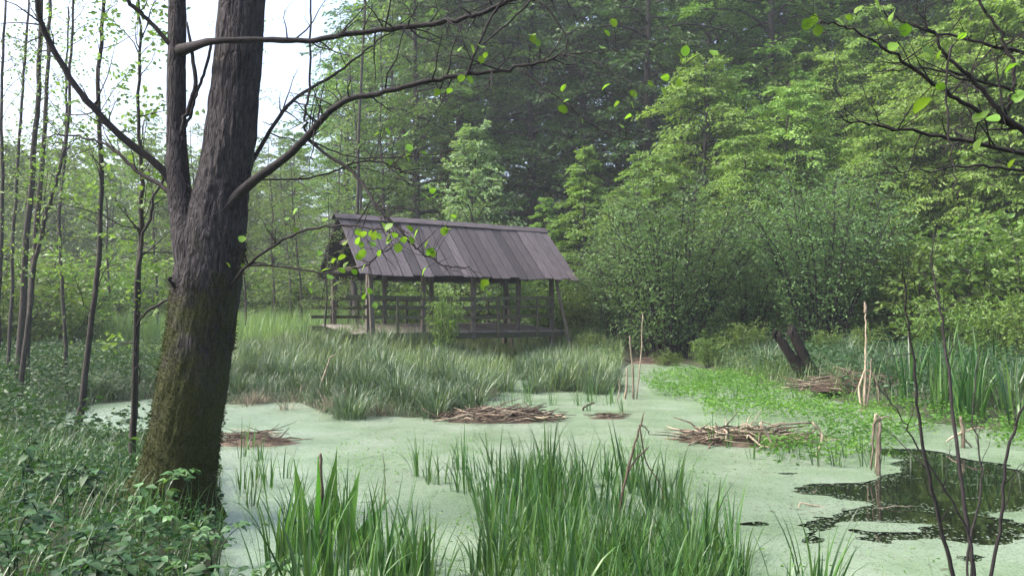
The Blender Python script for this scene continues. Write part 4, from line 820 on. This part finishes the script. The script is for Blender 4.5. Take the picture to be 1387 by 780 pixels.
herb_stuff('near_bank_herbs', 'dense dark green herbs on the near left bank', 17000, (-7, -1.2, 3.2, 10.5), .34, .062, .034, 'herb', 53, oval=True, patch=2.6)
herb_stuff('right_bank_herbs', 'mixed green herbs at the foot of the right bank', 26000, (3, 24, 14, 34), .7, .12, .07, 'herb', 54)
STUMP_BED = [gp(*q)[:2] for q in [(1040, 520), (1130, 520), (1215, 538), (1190, 552), (1080, 545)]]
CRESS = [gp(*q)[:2] for q in [(865, 520), (900, 508), (1000, 508), (1100, 530), (1190, 548), (1300, 572), (1450, 590), (1480, 612), (1380, 612), (1290, 592), (1230, 596), (1200, 625), (1150, 632), (1040, 632), (1010, 618), (1030, 600), (1120, 585), (1060, 570), (960, 568), (950, 548), (890, 540)]]
herb_stuff('watercress', 'bright green cress spreading over the duckweed by the old stump', 70000, (1.5, 14, 9.5, 26), .32, .07, .042, 'cress', 55, lambda x, y, rs: (sdf_poly(x, y, CRESS) + .5 * (fbm(x * 1.5, y * 1.5, 4) - .5) < 0.0) & (sdf_poly(x, y, STUMP_BED) > 0) & (fbm(x * 2.1, y * 2.1, 3) + .25 * rs.rand(len(x)) > .5), True, 2.2, 'cress')
herb_stuff('floating_plants', 'tiny green sprouts dotted over the duckweed between the reeds', 6000, (-2.5, 4.5, 4.8, 12), .07, .03, .02, 'cress', 56, lambda x, y, rs: (fbm(x * 1.3, y * 1.3, 4) > .56) & (sdf_poly(x, y, POND) < 0) & (duck_field(x, y) > .1), True, 2.2, 'sprouts')

def debris():
    rs = np.random.RandomState(88); n = 5000; x = rs.uniform(-7, 10, n); y = 4.8 + 22 * rs.rand(n) ** 1.5; k = (sdf_poly(x, y, POND) < -.1) & ((fbm(x * .9, y * 1.5, 4) > .53) | (rs.rand(n) < .12)); x, y = x[k], y[k]; n = len(x)
    a = np.where(rs.rand(n) < .7, rs.randn(n) * .4, rs.rand(n) * 6.28); V, F_, r = leaf_mesh(np.c_[x, y, np.full(n, .007)], np.c_[np.cos(a), np.sin(a), 0 * a], np.tile([0, 0, 1.], (n, 1)), rs.uniform(.02, .16, n) * rs.rand(n), rs.uniform(.006, .02, n), .5, 0, rs.rand(n))
    tag(obj('floating_litter', new_mesh('floating_litter', V, [F_], r, False), M['litter']), 'scattered dead leaf bits and reed scraps afloat on the duckweed', 'litter', kind='stuff')
debris()
# dead blades at the foot of the tussocks
for x, y in in_poly([(310, 550), (440, 566), (560, 570), (655, 558), (690, 525), (640, 545), (500, 555), (400, 540)], 12, rg):
    tag(obj('withered_sedge', old, None, None, (x, y, max(gz(x, y), -.02)), (0, 0, rg.rand() * 6), rg.uniform(.6, .9)), 'withered straw coloured sedge tuft at the water edge of the island', 'sedge', 'withered sedge tufts')
# ------------------------------------------------------------------ leafy plants with separate leaves in the near left
BR_PROF = [.1, .7, 1.0, .95, .7, .4, .05]
def leafset(L, W, prof, mat, n=4, fold=.25, curl=.35, wave=.12):
    out = []
    for k in range(n):
        V, F_ = shaped_leaf(L, W, prof, fold, curl, wave, 60 + k); mb = MB(); mb.add(V, F_, .1 + .8 * k / max(1, n - 1)); me = mb.mesh('leaf'); me.materials.append(M[mat]); out.append(me)
    return out
bramble_leaves = leafset(.085, .06, BR_PROF, 'bramble'); nettle_leaves = leafset(.12, .06, [.15, .9, 1, .8, .5, .25, .03], 'herb')
def leafy_plant(name, label, cat, x, y, h, nst, per, meshes, rs, spread, group=None, trio=False, scale=1.0):
    z = gz(x, y); t = thing(name, label, cat, (x, y, z), group=group)
    for s in range(nst):
        a = rs.uniform(0, 6.28); ex = spread * rs.uniform(.4, 1.1); e = np.array([math.cos(a) * ex, math.sin(a) * ex, h * rs.uniform(.65, 1.05)])
        C = cr([[rs.uniform(-.05, .05), rs.uniform(-.05, .05), -.06], [e[0] * .3, e[1] * .3, e[2] * .65], e, e + [e[0] * .5, e[1] * .5, -.12 * h]], 5); mb = MB(); mb.add(*tube(C, np.linspace(.006, .002, len(C)), 5)); obj('stem', mb.mesh('stem'), M['herb'], t)
        for q in range(per):
            i = int((0.25 + .75 * (q + rs.rand()) / per) * (len(C) - 1)); az = q * 2.1 + rs.uniform(-.5, .5) + a
            for d in ((-.8, 0, .8) if trio else (0, 3.14)):
                p = C[i] + (np.array([math.cos(az), math.sin(az), .2]) * .045 if trio else 0)
                obj('leaf', meshes[rs.randint(len(meshes))], None, t, p, (rs.uniform(-.35, .35), rs.uniform(-.25, .45), az + d + rs.uniform(-.25, .25)), scale * rs.uniform(.65, 1.2) * (1.15 if d == 0 and trio else 1))
rp_ = np.random.RandomState(77)
def on_bank(px, py, z=.22): return gp(px, py, z)[:2]
for px, py, h, sp, n in ((262, 655, .62, .2, 4), (205, 668, .6, .25, 3), (250, 668, .50, .25, 4), (215, 700, .42, .25, 3), (290, 735, .42, .28, 4), (345, 765, .38, .28, 4), (250, 790, .38, .3, 4), (190, 740, .4, .3, 3)):
    x, y = on_bank(px, py); leafy_plant('bramble', 'low bramble with three-part leaves sprawling in front of the mossy trunk', 'bramble', x, y, h, n, 4, bramble_leaves, rp_, sp, 'brambles at the alder foot', True)
for px, py, h in ((30, 690, .55), (90, 700, .5), (60, 760, .5), (130, 780, .45), (15, 800, .5), (180, 810, .4), (100, 840, .42), (40, 640, .5), (130, 690, .45), (240, 850, .35)):
    x, y = on_bank(px, py, .3); leafy_plant('nettle', 'leafy nettle stand of dark green paired leaves on the near left bank', 'nettle', x, y, h, 3, 5, nettle_leaves, rp_, .14, 'nettles on the near left bank')

def dock():
    x, y = gp(432, 752)[:2]; t = thing('dock_plant', 'broad dock plant with tall upright fresh green leaves among dark reeds', 'plant', (x, y, -.02)); rs = np.random.RandomState(4)
    prof = [.12, .14, .35, .8, 1, .98, .85, .62, .38, .15, .02]
    for dx, dy, az, L, W, pitch, curl in ((-.10, .02, 2.9, .78, .105, 1.42, .02), (-.03, -.02, 1.2, .80, .10, 1.50, .02), (.03, .02, .4, .85, .105, 1.45, -.04), (.16, .0, .3, .72, .10, 1.35, .06), (.20, -.05, -.2, .62, .085, .95, .35), (.2, -.1, -.5, .5, .085, .8, .3), (.08, .12, 1.6, .6, .08, 1.2, .2)):
        V, F_ = shaped_leaf(L, W, prof, .25, curl, .12, int(L * 100)); mb = MB(); mb.add(V, F_, rs.rand())
        obj('leaf', mb.mesh('leaf'), M['dock'], t, (dx, dy, 0), (rs.uniform(1.2, 1.9), -pitch, az)).rotation_mode = 'XYZ'
dock()

# ------------------------------------------------------------------ dead reed heaps, stump, stalks, log
stick_meshes = {}
for key in ('straw', 'rot'):
    lst = []
    for k in range(6):
        rs = np.random.RandomState(200 + k); m = 5; C = np.c_[np.linspace(-.5, .5, m), rs.randn(m) * .035, rs.randn(m) * .016]; V, F_ = tube(C, np.array([.5, 1, 1.05, .8, .4]) * .011, 5); mb = MB(); mb.add(V, F_); me = mb.mesh('reed_stalk'); me.materials.append(M[key]); lst.append(me)
    stick_meshes[key] = lst
def heap(px, py, wpx, hz, n, label, seed, dry=.35, ln=(.5, 1.3), depth=None, name='reed_heap', thick=1.0):
    rs = np.random.RandomState(seed); c = gp(px, py); w = wpx * c[1] / F_PX / 2; dep = depth or w * .55; zb = max(gz(c[0], c[1]), 0.0)
    t = thing(name, label, 'heap', (c[0], c[1], zb)); mb = MB(); q = 18; ang = np.linspace(0, 6.283, q, endpoint=False)
    V = [[0, 0, hz * .75]]
    for rr, zz in ((.5, .55), (1.0, -.02)):
        for a in ang: s = rs.uniform(.8, 1.1); V.append([math.cos(a) * w * rr * s, math.sin(a) * dep * rr * s, hz * zz * .9])
    tri = [[0, 1 + k, 1 + (k + 1) % q] for k in range(q)]; qd = [[1 + k, 1 + q + k, 1 + q + (k + 1) % q, 1 + (k + 1) % q] for k in range(q)]; mb.add(np.array(V), [np.array(tri), np.array(qd)])
    obj('litter', mb.mesh('litter'), M['rot'], t)
    for k in range(n):
        a = rs.rand() * 6.283; r = math.sqrt(rs.rand()) * .95; x, y = math.cos(a) * r * w, math.sin(a) * r * dep; z = hz * (1 - r * r) * .8 + .02 + rs.uniform(0, .03)
        L = rs.uniform(*ln); o = obj('reed_stalk', stick_meshes['straw' if rs.rand() < dry else 'rot'][rs.randint(6)], None, t, (x, y, z), (rs.uniform(0, 6), rs.choice([rs.uniform(-.12, .12), rs.uniform(-.12, .12), rs.uniform(-.45, .3)]), rs.choice([.25, -.35, 2.9]) + rs.randn() * .6), (L, thick * rs.uniform(.7, 1.5), thick * rs.uniform(.7, 1.5)))
heap(675, 568, 165, .17, 130, 'heap of dry reed stalks lying in the duckweed before the sedge island', 301)
heap(1010, 597, 190, .16, 130, 'long heap of old reed stalks at the edge of the bright cress', 302, .45)
heap(1160, 538, 150, .42, 90, 'mound of dead reeds beside the split stump', 303, .3, (.6, 1.5))
heap(822, 566, 55, .04, 22, 'small flat raft of dark rotting reeds in the duckweed', 304, .1, (.3, .6), thick=.7)
heap(345, 600, 120, .16, 45, 'tangle of dark twigs and dead stalks beside the alder trunk', 305, .12, (.4, 1.0), thick=.6, name='twig_heap')
heap(362, 474, 45, .3, 12, 'low reddish pile of dead stems on the marsh behind the alder', 306, .1, (.5, 1.0))
heap(880, 492, 60, .25, 14, 'dark pile of dead branches at the far end of the pond', 307, .1, (.6, 1.2))

def stump():
    Yd = 20.0; c = gp(1092, 527); z0 = 0; t = thing('split_stump', 'dark rotten stump split into two leaning prongs beside the cress', 'stump', (c[0], c[1], 0)); off = np.array([c[0], c[1], 0]); Yd = c[1]
    bump = lambda s, a: .05 * (fbm(a * 3, s * 5, 3) - .5) * 2
    for pts, r in (([(1102, 540), (1096, 520), (1078, 492), (1060, 464), (1050, 450)], (15, 11, 7.5, 6, 4.5)), ([(1108, 540), (1104, 515), (1092, 490), (1081, 465), (1073, 444)], (14, 10, 8, 7, 6))):
        C, rad = traced(t, 'p', pts, Yd, r, None); C = C - off; V, F_ = tube(C, rad, 14, bump=bump); k = len(C) * 14
        V[k - 28:k - 14] += np.random.RandomState(4).randn(14, 3) * .03; V[k - 14:k] = V[k] + (V[k - 14:k] - V[k]) * np.random.RandomState(8).uniform(.3, 1, (14, 1)); V[k - 14:k, 2] += np.random.RandomState(3).uniform(-.22, .2, 14); V[k, 2] -= .15; mb = MB(); mb.add(V, F_); obj('prong', mb.mesh('prong'), M['stump'], t)
    V, F_ = tube(np.array([[.05, 0, -.3], [.08, 0, .1], [.1, 0, .22]]), [.5, .42, .2], 16, bump=bump); mb = MB(); mb.add(V, F_); obj('base', mb.mesh('base'), M['stump'], t)
stump()

def stalk(label, polys, base_px, mat='straw', w=None, group=None, name='broken_reed'):
    c = gp(*base_px); t = thing(name, label, 'reed', (c[0], c[1], 0), group=group); off = np.array([c[0], c[1], 0])
    for k, (pts, r) in enumerate(polys):
        C, rad = traced(t, 's', pts, c[1], r, None, None, n=4); C = C - off
        if k == 0: C[0, 2] = -.1
        mb = MB(); V, F_ = tube(C, rad * .62, 6); mb.add(V, F_); obj('stem' if k == 0 else 'leaf', mb.mesh('stalk'), M[mat], t)
stalk('thick broken reed stub with a pale bent leaf beside the open water', [([(1190, 644), (1190, 610), (1191, 572)], (4.5, 4.5, 4)), ([(1190, 574), (1196, 565), (1210, 568)], (2.5, 2, 1)), ([(1191, 570), (1185, 570), (1182, 600), (1181, 636)], (3, 3, 2.4, 1.5)), ([(1192, 568), (1186, 562), (1187, 590), (1186, 640)], (2.5, 2.5, 2, 1.2))], (1190, 644))
stalk('tall dry reed stalk with a seed head beside the dead reed mound', [([(1170, 560), (1172, 500), (1173, 450), (1172, 424)], (4, 2.4, 1.6, 1.4)), ([(1172, 424), (1172, 416), (1171, 408)], (3, 3.4, 1)), ([(1172, 560), (1178, 520), (1180, 485)], (3, 2.5, 1)), ([(1168, 560), (1164, 525), (1176, 490)], (3, 2.4, 1)), ([(1173, 500), (1186, 512), (1192, 548)], (2, 2, 1))], (1170, 560))
stalk('bent pale reed folded down at the end of the long reed heap', [([(1105, 618), (1113, 598), (1112, 585), (1098, 572)], (3, 3, 3, 3)), ([(1098, 572), (1060, 575), (1020, 582)], (2.6, 2.6, 2)), ([(1030, 572), (1040, 590), (1048, 604)], (3.5, 3.5, 2)), ([(1028, 600), (1030, 585), (1032, 570)], (2.5, 3, 2))], (1105, 618))
stalk('snapped pale reed with splayed leaves in the cress right of the water', [([(1305, 606), (1304, 585), (1303, 563)], (4, 4, 3)), ([(1303, 585), (1290, 592), (1280, 598)], (2.5, 2.5, 1)), ([(1304, 585), (1320, 580), (1332, 579)], (2, 1.8, 1)), ([(1303, 590), (1315, 604), (1322, 612)], (2.4, 2, 1))], (1305, 606))
for k, (bx, by, tx, ty, r) in enumerate(((846, 540, 848, 498, 3.2), (858, 540, 852, 455, 3), (862, 540, 870, 425, 1.8), (836, 542, 838, 512, 1.6))):
    stalk('dry reed stalk standing in the loose row right of the sedge islet', [([(bx, by), ((bx + tx) / 2 + 2, (by + ty) / 2), (tx, ty)], (r, r * .8, r * .5))], (bx, by), group='dry stalks by the islet')
stalk('pale leaning dead stalk in front of the sedge island', [([(432, 528), (440, 505), (447, 486), (455, 480)], (2.2, 2, 1.6, 1))], (432, 545))
stalk('crooked dead reed stem standing above the right end of the near reeds', [([(835, 720), (845, 660), (858, 610), (868, 575), (871, 560)], (3.2, 3, 2.6, 2, 1)), ([(868, 575), (876, 580), (880, 590)], (1.6, 1.4, 1)), ([(850, 640), (862, 620), (880, 604)], (2.4, 2, 1.4)), ([(866, 575), (875, 625), (893, 655), (905, 690)], (1.8, 1.6, 1.4, 1))], (835, 720), 'rot')
stalk('wet stick poking out of the water past the reed heap', [([(788, 553), (797, 548), (805, 544)], (2.4, 2.4, 2))], (787, 556), 'rot', name='drift_stick')
stalk('short upright dead shoot in the duckweed left of the near reeds', [([(521, 690), (521, 650), (520, 612)], (1.2, 1, .6))], (521, 690), 'rot')
stalk('withered brown stub of an old cattail among the dock leaves', [([(436, 740), (436, 680), (434, 622), (433, 615)], (4, 4, 3.5, 2))], (436, 740), 'rot')
stalk('pale floating reed lying across the dark open water', [([(1076, 679), (1110, 685), (1150, 689), (1172, 690)], (2, 2, 1.6, 1.4)), ([(1172, 690), (1210, 686), (1240, 684)], (1, .9, .6))], (1110, 686))

def log():
    c = gp(75, 600, .0); t = MB(); bump = lambda s, a: .02 * (fbm(a * 3, s * 9, 3) - .5) * 2
    t.add(*tube(cr([[-.9, .1, .03], [0, 0, .05], [.8, -.05, .07], [1.4, -.3, .12]], 8), np.linspace(.11, .09, 25), 14, bump=bump)); o = obj('fallen_log', t.mesh('fallen_log'), M['bark'], None, (c[0], c[1], 0)); tag(o, 'mossy fallen log lying at the water edge by the straight sapling', 'log')
log()

# ------------------------------------------------------------------ air
def haze():
    V, F_ = box((0, 14, 27), (400, 400, 104)); mb = MB(); mb.add(V, F_); m = bpy.data.materials.new('pale_air'); m.use_nodes = True; t = m.node_tree; t.nodes.clear()
    pv = N(t, 'ShaderNodeVolumePrincipled'); pv.inputs['Color'].default_value = (.86, .92, 1, 1); pv.inputs['Density'].default_value = HAZE; pv.inputs['Anisotropy'].default_value = 0.3
    ou = N(t, 'ShaderNodeOutputMaterial'); t.links.new(pv.outputs[0], ou.inputs['Volume'])
    o = obj('haze', mb.mesh('haze', False), m); tag(o, 'thin pale air softening the far trees', 'haze', kind='stuff')
haze()
